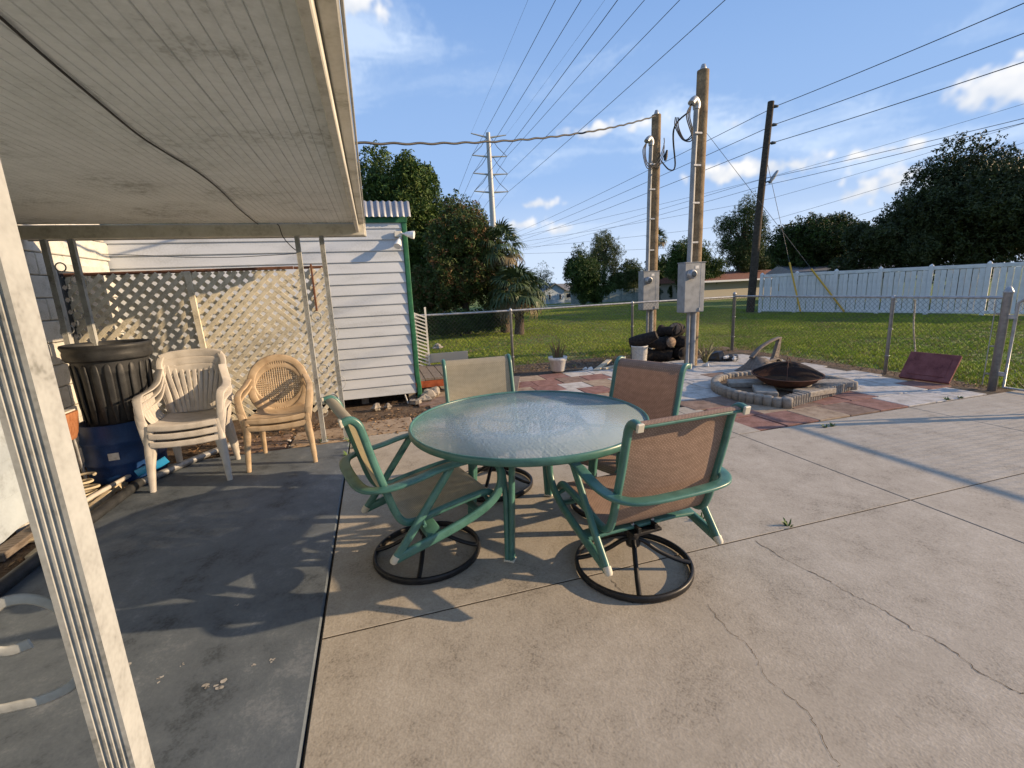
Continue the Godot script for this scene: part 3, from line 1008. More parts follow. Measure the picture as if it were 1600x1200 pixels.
# ---------------------------------------------------------------- swivel chairs and table
func swivel_chair(label: String, at: Vector3, turn: float, m_sling: Material, model: Node3D) -> Node3D:
	if model:
		var c := copy_of(model, label, at, turn)
		for k in c.get_children():
			if String(k.name) == "sling":
				k.material_override = m_sling
		return c
	var t := thing("swivel_chair", label, "patio chair", at, turn, "swivel chairs round the glass table")
	var prof := spline([Vector3(0, .385, -.325), Vector3(0, .418, -.285), Vector3(0, .418, -.20), Vector3(0, .392, 0), Vector3(0, .372, .12), Vector3(0, .385, .185), Vector3(0, .45, .225), Vector3(0, .58, .262), Vector3(0, .74, .305), Vector3(0, .87, .335), Vector3(0, .922, .352), Vector3(0, .950, .384), Vector3(0, .943, .420)], 4)
	var hw := .256
	var rows := []
	for i in prof.size():
		var row := []
		for k in 13:
			var u := k / 6.0 - 1.0
			var seat := clampf(1.0 - absf(prof[i].z + .05) / .28, 0, 1) if prof[i].y < .46 else 0.0
			var back := clampf(1.0 - absf(prof[i].y - .62) / .30, 0, 1) if prof[i].y > .40 else 0.0
			row.append(prof[i] + Vector3(u * hw, -.022 * seat * (1 - u * u), .020 * back * (1 - u * u)))
		rows.append(row)
	part("sling", sheet(rows), m_sling, t)
	for s in [-1, 1]:
		var pr := PackedVector3Array()
		for p in prof:
			pr.append(p + Vector3(s * (hw + .016), -.004, .004))
		part("sling_rail", rod(pr, .016, .019, 10, Vector3.RIGHT, .7), M.green_frame, t)
		part("end_cap", box(Vector3(.032, .038, .014), .005), M.glide, t, Vector3(s * (hw + .016), .938, .430), Basis(Vector3(1, 0, 0), .2))
		part("strut", rod(spline([Vector3(s * .318, .225, .262), Vector3(s * .32, .36, .15), Vector3(s * .32, .50, .04), Vector3(s * .32, .628, -.06)], 4), .015, .021, 10, Vector3.RIGHT, .7), M.green_frame, t)
		part("glide_cap", rod(PackedVector3Array([Vector3(s * .318, .235, .255), Vector3(s * .318, .212, .275), Vector3(s * .318, .205, .281)]), [.020, .019, .013], [.022, .020, .013], 12), M.glide, t)
		for q in [[.40, -.27], [.385, .10]]:
			part("bracket", bar(Vector3(s * hw, q[0] - .01, q[1]), Vector3(s * .318, q[0] - .035, q[1]), .011), M.green_frame, t)
	part("top_bar", bar(Vector3(-hw, .934, .411), Vector3(hw, .934, .411), .009), M.green_frame, t)
	var path := []
	for p in [[.225, .262], [.255, .12], [.292, -.05], [.335, -.19], [.385, -.285], [.455, -.338], [.53, -.345], [.592, -.31], [.628, -.24], [.638, -.15], [.628, 0], [.606, .12]]:
		path.append(Vector3(.32, p[0], p[1]))
	for p in [[.318, .594, .22], [.300, .588, .295], [.250, .585, .350], [.17, .584, .372], [.07, .584, .378]]:
		path.append(Vector3(p[0], p[1], p[2]))
	var full := path.duplicate()
	path.reverse()
	for p in path:
		full.append(Vector3(-p.x, p.y, p.z))
	var sp := spline(full, 4)
	var rx := []
	var ry := []
	for p in sp:
		var arm := smoothstep(.50, .61, p.y) if p.z < -.2 else (1.0 if p.y > .45 else 0.0)
		rx.append(lerpf(.015, .029, arm))
		ry.append(lerpf(.025, .0105, arm))
	part("arm_frame", rod(sp, rx, ry, 14, Vector3.RIGHT, .6), M.green_frame, t)
	part("cross_beam", rod(PackedVector3Array([Vector3(-.315, .282, .05), Vector3(-.2, .290, .05), Vector3(.2, .290, .05), Vector3(.315, .282, .05)]), .045, .012, 10, Vector3(0, 0, 1), .5), M.green_frame, t)
	part("cross_beam", rod(PackedVector3Array([Vector3(-.315, .345, -.20), Vector3(.315, .345, -.20)]), .020, .010, 10, Vector3(0, 0, 1), .5), M.green_frame, t)
	var st := tool()
	add_box(st, Vector3(0, .266, .03), Vector3(.17, .018, .20), .004)
	add_box(st, Vector3(-.05, .285, .02), Vector3(.02, .03, .22), .003)
	add_box(st, Vector3(.05, .285, .02), Vector3(.02, .03, .22), .003)
	add_box(st, Vector3(0, .318, -.02), Vector3(.30, .016, .05), .003)
	part("swivel_plate", done(st), M.black_metal, t)
	for b in [[-.06, .05], [.06, .05], [-.06, .10], [.06, .10]]:
		part("bolt", lathe([[0.0, .309], [.008, .309], [.010, .304], [.010, .300]], 8), M.galv, t, Vector3(b[0], 0, b[1] - .02))
	part("hub", lathe([[0, .262], [.045, .260], [.042, .235], [.032, .225], [.030, .17], [.040, .15], [.036, .13], [0, .125]], 18), M.black_metal, t)
	part("base_ring", rod(circle(Vector3(0, .022, 0), .30, 56), .011, .019, 10, Vector3.ZERO, .7, true), M.black_metal, t)
	for k in 4:
		var d := Vector3(cos(k * PI / 2 + .5), 0, sin(k * PI / 2 + .5))
		part("spoke", rod(spline([d * .02 + Vector3.UP * .165, d * .06 + Vector3.UP * .15, d * .13 + Vector3.UP * .10, d * .22 + Vector3.UP * .055, d * .295 + Vector3.UP * .034], 4), .013, .012, 8), M.black_metal, t)
	return t

func build_table() -> void:
	var t := thing("patio_table", "round pebbled glass patio table with green metal rim and legs", "table", Vector3(.84, 0, -2.585))
	part("rim", lathe([[.704, .716], [.706, .722], [.712, .725], [.719, .721], [.722, .710], [.721, .690], [.714, .682], [.706, .683], [.700, .694], [.704, .716]], 96), M.green_frame, t)
	part("glass_top", lathe([[0, .7165], [.30, .7165], [.7045, .7165], [.7045, .7105], [.30, .7105], [0, .7105]], 72), M.table_glass, t)
	part("support_ring", rod(circle(Vector3(0, .690, 0), .30, 48), .012, .012, 8, Vector3.ZERO, 1.0, true), M.green_frame, t)
	var a0 := atan2(.345, -.25)
	for k in 4:
		var d := Vector3(cos(a0 + k * PI / 2), 0, sin(a0 + k * PI / 2))
		var s := d.cross(Vector3.UP)
		part("support_arm", rod(PackedVector3Array([d * .02 + Vector3.UP * .690, d * .695 + Vector3.UP * .690]), .011, .009, 8, s, .6), M.green_frame, t)
		for q in [-1, 1]:
			part("leg", rod(spline([d * .425 + s * q * .012 + Vector3.UP * .012, d * .405 + s * q * .015 + Vector3.UP * .22, d * .395 + s * q * .018 + Vector3.UP * .40, d * .42 + s * q * .035 + Vector3.UP * .55, d * .50 + s * q * .075 + Vector3.UP * .69], 5), .016, .024, 10, s, .7), M.green_frame, t)
		part("foot_cap", box(Vector3(.062, .014, .05), .004), M.glide, t, d * .425 + Vector3.UP * .010, Basis(Vector3.UP, -(a0 + k * PI / 2) + PI / 2))
	var c := swivel_chair("cream mesh swivel patio chair with its back toward the grey slab", Vector3(.16, 0, -2.49), yaw_to(Vector3(.97, 0, -.23)), M.sling_cream, null)
	swivel_chair("brown mesh swivel patio chair with its back turned away from the fire pit and shed", Vector3(1.20, 0, -1.96), yaw_to(Vector3(-.06, 0, -1)), M.sling_brown, c)
	swivel_chair("cream mesh swivel patio chair on the shed side of the table", Vector3(.755, 0, -3.26), yaw_to(Vector3(-.02, 0, 1)), M.sling_cream, c)
	swivel_chair("brown mesh swivel patio chair on the fire pit side of the table", Vector3(1.47, 0, -2.64), yaw_to(Vector3(-.91, 0, .36)), M.sling_brown, c)

# ---------------------------------------------------------------- moulded chairs, bins and clutter on the slab
func resin_slat_chair(label: String, at: Vector3, turn: float) -> Node3D:
	var t := thing("resin_armchair", label, "plastic chair", at, turn, "stack of white slatted resin chairs")
	var m: Material = M.resin_white
	# faces +Z
	for s in [-1, 1]:
		part("front_leg", rod(PackedVector3Array([Vector3(s * .275, 0, .285), Vector3(s * .262, .20, .262), Vector3(s * .235, .40, .225)]), [.020, .027, .036], [.020, .026, .032], 8, Vector3.RIGHT, .5), m, t)
		part("rear_leg", rod(PackedVector3Array([Vector3(s * .235, 0, -.275), Vector3(s * .225, .20, -.225), Vector3(s * .205, .40, -.175)]), [.020, .027, .034], [.020, .025, .03], 8, Vector3.RIGHT, .5), m, t)
		var arm := []
		for p in [[.262, .37, .245], [.278, .50, .235], [.290, .605, .205], [.300, .635, .14], [.300, .640, .02], [.285, .655, -.10], [.262, .70, -.185], [.240, .80, -.235]]:
			arm.append(Vector3(s * p[0], p[1], p[2]))
		var sp := spline(arm, 4)
		var rx := []
		for i in sp.size():
			rx.append(lerpf(.022, .036, smoothstep(.0, .4, float(i) / sp.size())))
		part("arm", rod(sp, rx, .008, 10, Vector3(s, 0, 0), .6), m, t)
		for k in 6:      # ribs of the side panel
			var z := .16 - k * .052
			part("side_rib", rod(spline([Vector3(s * .288, .625, z), Vector3(s * .282, .54, z - .004), Vector3(s * .262, .45, z - .006), Vector3(s * .232, .40, z - .008)], 3), .0245, .005, 8, Vector3(0, 0, 1), .5), m, t)
	var rows := []
	for i in 13:
		var row := []
		var z := .265 - .46 * i / 12.0
		for k in 11:
			var u := k / 5.0 - 1.0
			var w := lerpf(.245, .205, i / 12.0)
			row.append(Vector3(u * w, .418 - .022 * (1 - u * u) - .018 * sin(PI * i / 12.0) - (.02 if i == 0 else 0.0), z))
		rows.append(row)
	var under := []
	for r in rows:
		var q := []
		for p in r:
			q.append(p - Vector3(0, .008, 0))
		under.append(q)
	under.reverse()
	part("seat", sheet(rows + under), m, t)
	part("apron", rod(spline([Vector3(-.238, .385, .262), Vector3(-.12, .376, .276), Vector3(0, .374, .280), Vector3(.12, .376, .276), Vector3(.238, .385, .262)], 4), .005, .026, 8, Vector3(0, 0, 1), .6), m, t)
	# fan of slats between two stiles and a crest
	for k in 9:
		var u := k / 4.0 - 1.0
		part("back_slat", rod(spline([Vector3(u * .125, .405, -.19), Vector3(u * .150, .55, -.218 - .012 * (1 - u * u)), Vector3(u * .185, .72, -.255 - .022 * (1 - u * u)), Vector3(u * .205, .855, -.285 - .026 * (1 - u * u))], 4), .0175, .004, 8, Vector3.RIGHT, .5), m, t)
	for s in [-1, 1]:
		part("back_stile", rod(spline([Vector3(s * .185, .40, -.18), Vector3(s * .205, .55, -.205), Vector3(s * .236, .72, -.235), Vector3(s * .248, .84, -.262), Vector3(s * .225, .905, -.285)], 4), [.020, .021, .022, .023, .024, .025, .026, .027, .028, .028, .028, .028, .028, .028, .028, .026, .024], .009, 8, Vector3.RIGHT, .6), m, t)
	part("crest", rod(spline([Vector3(-.235, .885, -.278), Vector3(-.15, .908, -.300), Vector3(0, .916, -.312), Vector3(.15, .908, -.300), Vector3(.235, .885, -.278)], 5), .009, .038, 10, Vector3(0, 0, 1), .6), m, t)
	return t

func resin_round_chair(label: String, at: Vector3, turn: float) -> Node3D:
	var t := thing("round_back_armchair", label, "plastic chair", at, turn, "stack of tan round-backed resin chairs")
	var m: Material = M.resin_tan
	for s in [-1, 1]:
		part("front_leg", rod(PackedVector3Array([Vector3(s * .275, 0, .25), Vector3(s * .262, .20, .235), Vector3(s * .240, .40, .215)]), [.018, .024, .034], [.018, .024, .030], 8, Vector3.RIGHT, .5), m, t)
		part("rear_leg", rod(PackedVector3Array([Vector3(s * .22, 0, -.26), Vector3(s * .21, .20, -.215), Vector3(s * .19, .40, -.165)]), [.018, .024, .03], [.018, .024, .028], 8, Vector3.RIGHT, .5), m, t)
		var arm := []
		for p in [[.250, .38, .22], [.276, .50, .205], [.292, .59, .165], [.290, .628, .06], [.272, .65, -.06], [.245, .70, -.16]]:
			arm.append(Vector3(s * p[0], p[1], p[2]))
		part("arm", rod(spline(arm, 4), .028, .009, 10, Vector3(s, 0, 0), .6), m, t)
	var rows := []
	for i in 13:
		var row := []
		var z := .245 - .43 * i / 12.0
		for k in 11:
			var u := k / 5.0 - 1.0
			var w := lerpf(.245, .19, i / 12.0)
			row.append(Vector3(u * w, .420 - .02 * (1 - u * u) - .014 * sin(PI * i / 12.0), z))
		rows.append(row)
	var under := []
	for r in rows:
		var q := []
		for p in r:
			q.append(p - Vector3(0, .008, 0))
		under.append(q)
	under.reverse()
	part("seat", sheet(rows + under), m, t)
	part("apron", rod(spline([Vector3(-.236, .388, .24), Vector3(-.12, .378, .252), Vector3(0, .375, .256), Vector3(.12, .378, .252), Vector3(.236, .388, .24)], 4), .005, .026, 8, Vector3(0, 0, 1), .6), m, t)
	# oval back: rim, and a woven panel of crossing strips
	var tilt := Basis(Vector3(1, 0, 0), -.20)
	var c := Vector3(0, .645, -.205)
	var rim := PackedVector3Array()
	for i in 40:
		var a := TAU * i / 40.0
		rim.append(c + tilt * Vector3(cos(a) * .235, sin(a) * .235, .03 * cos(a) * cos(a)))
	part("back_rim", rod(rim, .036, .010, 10, Vector3(1, 0, 0), .7, true), m, t)
	var st := tool()
	for k in 20:
		var u := -.19 + k * .02
		var h := sqrt(maxf(.0, .205 * .205 - u * u))
		add_sweep(st, PackedVector3Array([c + tilt * Vector3(u, -h, .01), c + tilt * Vector3(u, 0, -.004), c + tilt * Vector3(u, h, .01)]), .0058, .0022, 6, Vector3.RIGHT, .6)
		add_sweep(st, PackedVector3Array([c + tilt * Vector3(-h, u, .008), c + tilt * Vector3(0, u, -.006), c + tilt * Vector3(h, u, .008)]), .0058, .0022, 6, Vector3.UP, .6)
	part("back_weave", done(st), m, t)
	part("back_support", rod(spline([Vector3(0, .40, -.17), Vector3(0, .425, -.176), Vector3(0, .47, -.186)], 3), .115, .010, 10, Vector3.RIGHT, .5), m, t)
	return t

func build_slab_things() -> void:
	# two stacks
	var base := Vector3(-1.615, .004, -4.49)
	var words := ["bottom", "middle", "top"]
	for k in 3:
		var c := resin_slat_chair("white slatted resin armchair, %s one of the stack of three" % words[k], base + Vector3(0, .066 * k, -.008 * k), .06)
		c.rotation.x = 0.0
	for k in 2:
		resin_round_chair("tan round-backed resin armchair, %s one of the stack of two" % ["lower", "upper"][k], Vector3(-.945, .004 + .062 * k, -4.62 - .012 * k), .05)
	# blue drum with a black bin set into it
	var d := thing("blue_drum", "cut-off blue plastic drum holding the black trash can", "drum", Vector3(-2.27, -.018, -4.78))
	part("shell", lathe([[0, .02], [.262, .02], [.275, .04], [.283, .14], [.283, .17], [.292, .185], [.292, .205], [.283, .22], [.285, .36], [.294, .375], [.294, .395], [.285, .41], [.283, .54], [.276, .545], [.270, .54], [.272, .05], [0, .045]], 36), M.blue_plastic, d)
	part("label", box(Vector3(.075, .062, .003), .001), M.bucket, d, Vector3(.04, .275, .291), Basis(Vector3.UP, .12))
	var bin := thing("trash_can", "black ribbed plastic trash can standing in the blue drum", "trash can", Vector3(-2.25, .06, -4.78))
	bin.rotation.z = -.015
	part("body", lathe([[0, .0], [.20, .0], [.212, .02], [.262, 1.02], [.268, 1.03]], 40), M.black_plastic, bin)
	for k in 20:
		var a := TAU * k / 20.0
		var q := Vector3(cos(a), 0, sin(a))
		part("rib", rod(PackedVector3Array([q * .240 + Vector3.UP * .48, q * .252 + Vector3.UP * .62, q * .262 + Vector3.UP * .88, q * .266 + Vector3.UP * .955, q * .262 + Vector3.UP * .975]), [.012, .024, .027, .022, .010], [.004, .009, .009, .008, .003], 8, q.cross(Vector3.UP), .6), M.black_plastic, bin)
	part("rim", lathe([[.258, 1.01], [.285, 1.00], [.300, 1.02], [.303, 1.06], [.298, 1.085], [.305, 1.10], [.312, 1.118], [.306, 1.135], [.292, 1.138], [.280, 1.12], [.268, 1.05], [.258, .9]], 44), M.black_plastic, bin)
	tag(part("blue_scoop", rod(spline([Vector3(-.12, .02, 0), Vector3(-.05, .05, .01), Vector3(.04, .075, .0), Vector3(.11, .11, -.02)], 4), .010, .034, 8, Vector3(0, 0, 1), .6), M.cyan_plastic, null, Vector3(-1.98, .06, -4.50)), "bright blue plastic scrap lying against the drum", "plastic scrap")
	# copper-coloured pot on a stand by the wall
	var pot := thing("terracotta_planter", "square terracotta planter on a small grey stand by the house wall", "planter", Vector3(-2.50, -.018, -4.30))
	part("pot", rod(PackedVector3Array([Vector3(0, .50, 0), Vector3(0, .55, 0), Vector3(0, .70, 0), Vector3(0, .715, 0)]), [.115, .13, .15, .15], [.115, .13, .15, .15], 16, Vector3.RIGHT, .35), M.terracotta, pot)
	part("lid", box(Vector3(.25, .012, .25), .004), M.bucket, pot, Vector3(0, .723, 0))
	for s in [[-1, -1], [1, -1], [-1, 1], [1, 1]]:
		part("leg", bar(Vector3(s[0] * .10, 0, s[1] * .10), Vector3(s[0] * .085, .50, s[1] * .085), .013), M.galv, pot)
	# hose, boards and pipes along the slab edge
	var coil := PackedVector3Array()
	for i in 120:
		var a := i * .21
		coil.append(Vector3(cos(a) * (.10 + .02 * sin(i * .13)), .03 + .0016 * i, sin(a) * (.085 + .015 * cos(i * .17))))
	tag(part("hose_coil", rod(coil, .010, .010, 7), M.pale_wood, null, Vector3(-2.36, -.018, -4.22)), "loosely coiled pale garden hose on the soil beside the drum", "hose")
	for b in [[-2.20, -4.02, 1.5, .045, .05, "pale_wood", .05, "pale narrow board lying beside the grey slab"], [-2.29, -4.05, .95, .16, .024, "pale_wood", -.05, "short wide pale board lying on the soil near the drum"], [-2.40, -3.75, .8, .10, .05, "old_wood", .03, "weathered grey offcut board against the house skirt"]]:
		tag(part("loose_board", box(Vector3(b[3], b[4], b[2]), .004), M[b[5]], null, Vector3(b[0], b[4] / 2 - .012, b[1]), Basis(Vector3.UP, b[6])), b[7], "board", "boards along the slab edge")
	tag(part("white_pipe", rod(PackedVector3Array([Vector3(-2.26, .075, -3.62), Vector3(-2.23, .07, -4.1), Vector3(-2.17, .06, -4.55)]), .018, .018, 10), M.resin_white), "cream plastic pipe lying on the boards by the drum", "pipe")
	tag(part("black_pipe", rod(PackedVector3Array([Vector3(-2.085, .045, -2.3), Vector3(-2.07, .045, -3.4), Vector3(-2.03, .045, -4.35)]), .038, .038, 14), M.black_plastic), "long black plastic pipe lying along the edge of the grey slab", "pipe")
	tag(part("white_pipe", rod(PackedVector3Array([Vector3(-2.02, .040, -4.37), Vector3(-1.85, .04, -4.72), Vector3(-1.55, .035, -5.25)]), .030, .030, 12), M.galv), "grey pipe continuing past the drum under the white chairs", "pipe")
	for p in [[-2.48, -4.05, .09], [-2.52, -3.9, .07], [-2.33, -3.95, .06]]:
		rock("rubble_stone", Vector3(p[0], -.02, p[1]), p[2], M.bucket, "pale lump of rubble by the house skirt", "stone", "rubble by the house")
	for i in 26:
		rock("gravel_stone", Vector3(rng.randf_range(-1.7, -.9), -.024, rng.randf_range(-5.45, -4.96)), rng.randf_range(.012, .026), M.paver_white, "small pale pebble on the soil behind the stacked chairs", "pebble", "pebbles behind the stacked chairs")

# ---------------------------------------------------------------- things on the paver court
func build_fire_pit() -> void:
	var c := Vector3(5.10, 0, -4.62)
	var t := thing("fire_pit_surround", "low fire pit surround of ribbed and scalloped concrete edging blocks", "fire pit", c)
	# curved run of scallops, then a straight ribbed run
	var corner := Vector3(4.50, 0, -3.98)
	var far := Vector3(5.86, 0, -4.30)
	var cc := Vector3(5.16, 0, -4.72)
	var a0 := atan2(corner.z - cc.z, corner.x - cc.x)
	var r0 := Vector2(corner.x - cc.x, corner.z - cc.z).length()
	var a1 := atan2(far.z - cc.z, far.x - cc.x)
	var r1 := Vector2(far.x - cc.x, far.z - cc.z).length()
	var span := TAU - (a0 - a1)
	var n := 44
	var sc := lathe([[.0, .0], [.056, .0], [.058, .10], [.054, .115], [.040, .122], [0, .124]], 10)
	for i in n:
		var f := (i + .5) / n
		var r := lerpf(r0, r1, f) - .10 * sin(PI * f)
		var a := a0 + span * f
		var p := cc + Vector3(cos(a) * r, rng.randf_range(-.012, .003), sin(a) * r)
		part("edging_scallop", sc, M.stone, t, p - c, Basis(Vector3.UP, rng.randf() * 6.0))
	var dir := (far - corner).normalized()
	var len_ := corner.distance_to(far)
	var back := Vector3(-dir.z, 0, dir.x)
	if back.dot(cc - corner) < 0:
		back = -back
	var yaw := atan2(-dir.z, dir.x)
	var bl := box(Vector3(.030, .125, .12), .006)
	var k := 0
	while k * .052 < len_ - .05:
		part("edging_rib", bl, M.stone, t, corner + dir * (.03 + k * .052) + back * .07 + Vector3(0, .062 + rng.randf_range(-.006, .004), 0) - c, Basis(Vector3.UP, yaw + rng.randf_range(-.03, .03) - .25))
		k += 1
	part("edging_backing", box(Vector3(len_ - .04, .095, .05), .004), M.stone, t, corner + dir * len_ * .5 + back * .135 + Vector3(0, .05, 0) - c, Basis(Vector3.UP, yaw))
	# ash bed and loose slabs
	var poly := PackedVector2Array()
	for i in 40:
		var f := (i + .5) / 40
		var r := lerpf(r0, r1, f) - .10 * sin(PI * f) - .05
		var a := a0 + span * f
		poly.append(Vector2(cos(a) * r + cc.x - c.x, sin(a) * r + cc.z - c.z))
	part("ash_bed", prism(poly, -.058, .02, Transform3D(Basis(Vector3(1, 0, 0), Vector3(0, 0, 1), Vector3(0, -1, 0)), Vector3.ZERO)), M.soil, t)
	for p in [[.0, .40, .52, .22, .15], [-.48, .12, .40, .25, .9], [.50, .16, .50, .24, -.5], [.34, -.40, .45, .22, .4], [-.36, -.34, .42, .24, -.6], [.02, .02, .40, .40, .3]]:
		part("stone_slab", box(Vector3(p[2], .07, p[3]), .01), M.stone, t, Vector3(p[0], .085 + rng.randf_range(-.01, .015), p[1]), Basis.from_euler(Vector3(rng.randf_range(-.04, .04), p[4], rng.randf_range(-.05, .05))))
	var b := thing("fire_bowl", "rusty round fire bowl with a sagging wire spark screen", "fire bowl", c + Vector3(-.02, .075, 0))
	b.rotation = Vector3(.05, 0, .03)
	part("bowl", lathe([[0, .0], [.14, .008], [.26, .045], [.345, .105], [.385, .165], [.405, .168], [.405, .175], [.380, .176], [.335, .115], [.25, .058], [.13, .022], [0, .014]], 40, .012), M.rust, b)
	part("charcoal", lathe([[0, .10], [.18, .09], [.30, .08]], 18, .05), M.char_wood, b)
	part("rim_band", rod(circle(Vector3(0, .172, 0), .405, 40), .012, .006, 8, Vector3.ZERO, 1.0, true), M.rust, b)
	var apex := Vector3(-.02, .335, .02)
	for i in 6:
		var a := TAU * i / 6.0 + .3
		var e := Vector3(cos(a) * .395, .178, sin(a) * .395)
		part("screen_rib", rod(spline([apex, apex.lerp(e, .35) + Vector3(0, .028, 0), apex.lerp(e, .7) + Vector3(0, .024, 0), e], 4), .0045, .0045, 6), M.rust, b)
	part("screen_handle", rod(spline([apex + Vector3(-.03, -.02, 0), apex + Vector3(-.02, .04, 0), apex + Vector3(.02, .04, 0), apex + Vector3(.035, -.02, 0)], 4), .005, .005, 6), M.rust, b)
	var st := tool()
	for i in 110:
		var a := TAU * i / 110.0
		var e := Vector3(cos(a) * .395, .178, sin(a) * .395)
		add_sweep(st, spline([apex, apex.lerp(e, .5) + Vector3(0, .03, 0), e], 4), .0024, .0024, 3)
	for j in 26:
		var f := .10 + .035 * j
		var arc := PackedVector3Array()
		for i in 41:
			var a := TAU * i / 40.0
			var e := Vector3(cos(a) * .395, .178, sin(a) * .395)
			arc.append(apex.lerp(e, f) + Vector3(0, .12 * f * (1 - f), 0))
		add_sweep(st, arc, .0024, .0024, 3)
	part("screen_wire", done(st), M.screen, b)

func build_court_things() -> void:
	# collapsed weathered wooden piece behind the fire pit
	var at := Vector3(6.25, -.0, -6.12)
	var t := thing("broken_lounger", "collapsed weathered grey wooden lounger lying behind the fire pit", "broken chair", at, .35)
	t.scale = Vector3(1.3, 1.15, 1.3)
	part("side_board", prism(PackedVector2Array([Vector2(.10, .02), Vector2(.32, .02), Vector2(.38, .40), Vector2(.33, .41), Vector2(.20, .13)]), -.02, .02), M.old_wood, t)
	part("rail", rod(spline([Vector3(.35, .395, 0), Vector3(.10, .375, .01), Vector3(-.18, .30, .0), Vector3(-.38, .19, .0)], 4), .03, .014, 8, Vector3(0, 0, 1), .5), M.old_wood, t)
	var rows := []
	for i in 9:
		var row := []
		for k in 8:
			var u := i / 8.0
			var v := k / 7.0
			row.append(Vector3(-.50 + .66 * u, .0 + .27 * sin(PI * v) * (1.0 - u * .7) * smoothstep(-.02, .3, u) * (.8 + .2 * sin(u * 5.0)) + .012 * sin(u * 17.0 + v * 9.0), -.16 + .42 * v))
		rows.append(row)
	part("seat_slab", sheet(rows), M.old_wood, t)
	for k in 3:
		part("slat", rod(PackedVector3Array([Vector3(-.45 + k * .05, .03 + k * .05, .20 - k * .03), Vector3(.0, .05 + k * .045, .22 - k * .04), Vector3(.30, .03, .16 - k * .05)]), .028, .009, 8, Vector3(0, 0, 1), .5), M.old_wood, t)
	part("wheel", lathe([[.01, -.015], [.05, -.015], [.055, 0], [.05, .015], [.01, .015]], 14), M.black_plastic, t, Vector3(.18, .05, .10), Basis(Vector3(1, 0, 0), 1.4))
	# red slab leaning
	var b := thing("leaning_red_paver", "large dull red paver slab propped up at the edge of the lawn", "paver slab", Vector3(7.05, .0, -4.26), yaw_to(Vector3(-.86, 0, .12)) + PI)
	var tilt := Basis(Vector3(1, 0, 0), -.62)
	part("slab", box(Vector3(.56, .42, .045), .008), M.red_paver, b, tilt * Vector3(0, .215, 0) + Vector3(0, .012, 0), tilt)
	part("raised_panel", box(Vector3(.42, .28, .008), .004), M.red_paver, b, tilt * Vector3(0, .215, .025) + Vector3(0, .012, 0), tilt)
	part("prop", bar(Vector3(0, -.02, -.34), Vector3(0, .24, -.20), .015), M.old_wood, b)
	# planter with spiky plant
	var p := thing("planter_pot", "white plastic pot with upright reddish spiky plant beside the fence", "potted plant", Vector3(3.02, -.02, -7.45))
	part("pot", lathe([[0, .05], [.115, .05], [.122, .055], [.150, .235], [.162, .238], [.168, .30], [.160, .302], [.152, .27], [0, .262]], 28), M.bucket, p)
	part("saucer", lathe([[0, .03], [.10, .03], [.115, .05], [.10, .055], [0, .05]], 20), M.old_wood, p)
	part("soil", lathe([[0, .276], [.150, .268]], 18), M.soil, p)
	for k in 30:
		var a := rng.randf() * TAU
		var d := Vector3(cos(a), 0, sin(a))
		var l := rng.randf_range(.14, .34)
		var o := d * rng.randf_range(.0, .09) + Vector3.UP * .27
		part("leaf", rod(spline([o, o + d * .02 + Vector3.UP * l * .5, o + d * rng.randf_range(.02, .12) + Vector3.UP * l], 3), [.008, .009, .008, .007, .006, .004, .001], .002, 6), M.spike if k % 3 else M.spike_red, p)
	part("foot_brick", box(Vector3(.10, .05, .10), .006), M.stone, p, Vector3(0, .012, .02))
	# spiky yucca by the pole
	var y := thing("spiky_plant", "striped spiky plant growing in sand beside the wooden pole", "plant", Vector3(5.72, -.03, -6.95))
	for k in 22:
		var a := rng.randf() * TAU
		var d := Vector3(cos(a), 0, sin(a))
		var l := rng.randf_range(.22, .42)
		part("leaf", rod(spline([d * .02, d * .07 + Vector3.UP * l * .55, d * rng.randf_range(.10, .24) + Vector3.UP * l], 4), [.008, .012, .014, .014, .013, .012, .010, .006, .001], .0025, 6, d.cross(Vector3.UP)), M.spike if k % 2 else M.spike_pale, y)
	part("sand", lathe([[0, .03], [.18, .022], [.34, .0]], 16, .06), M.sand, y)
	# logs, bucket and bags around the poles
	var lg := [[5.02, .13, -7.72, .13, .34, .5], [5.22, .12, -7.62, .12, .40, .2], [5.42, .13, -7.70, .14, .40, -.2], [5.62, .14, -7.62, .13, .36, .1], [5.14, .36, -7.68, .12, .36, .3], [5.36, .37, -7.66, .12, .40, -.1], [5.58, .37, -7.64, .13, .36, .2], [5.40, .58, -7.65, .11, .34, .1], [5.60, .60, -7.62, .13, .36, -.2]]
	for i in lg.size():
		var q: Array = lg[i]
		var lo := thing("firewood_log", "dark charred firewood log in the heap beside the meter pole", "log", Vector3(q[0], q[1] - .03, q[2]), q[5] * 3.0 + rng.randf_range(-.5, .5), "firewood heap by the meter pole")
		lo.rotation.x = rng.randf_range(-.18, .18)
		var pts := PackedVector3Array()
		var rr := []
		for k in 7:
			pts.append(Vector3(rng.randf_range(-.01, .01), rng.randf_range(-.01, .01), q[4] * (k / 6.0 - .5)))
			rr.append(q[3] * rng.randf_range(.74, 1.12))
		part("bark", rod(pts, rr, rr, 11), M.char_wood, lo)
		part("cut_end", lathe([[0, .004], [q[3] * .82, .004], [q[3] * .86, -.01]], 11), M.log_end if i in [6, 8, 5] else M.char_wood, lo, Vector3(0, 0, q[4] * .5 + .002), Basis(Vector3(1, 0, 0), PI / 2))
	var bk := thing("white_bucket", "dirty white plastic bucket with a dark log on it", "bucket", Vector3(4.72, -.02, -7.55))
	part("body", lathe([[0, .0], [.125, .0], [.132, .01], [.150, .33], [.158, .335], [.158, .355], [.145, .355], [.122, .02], [0, .015]], 28), M.bucket, bk)
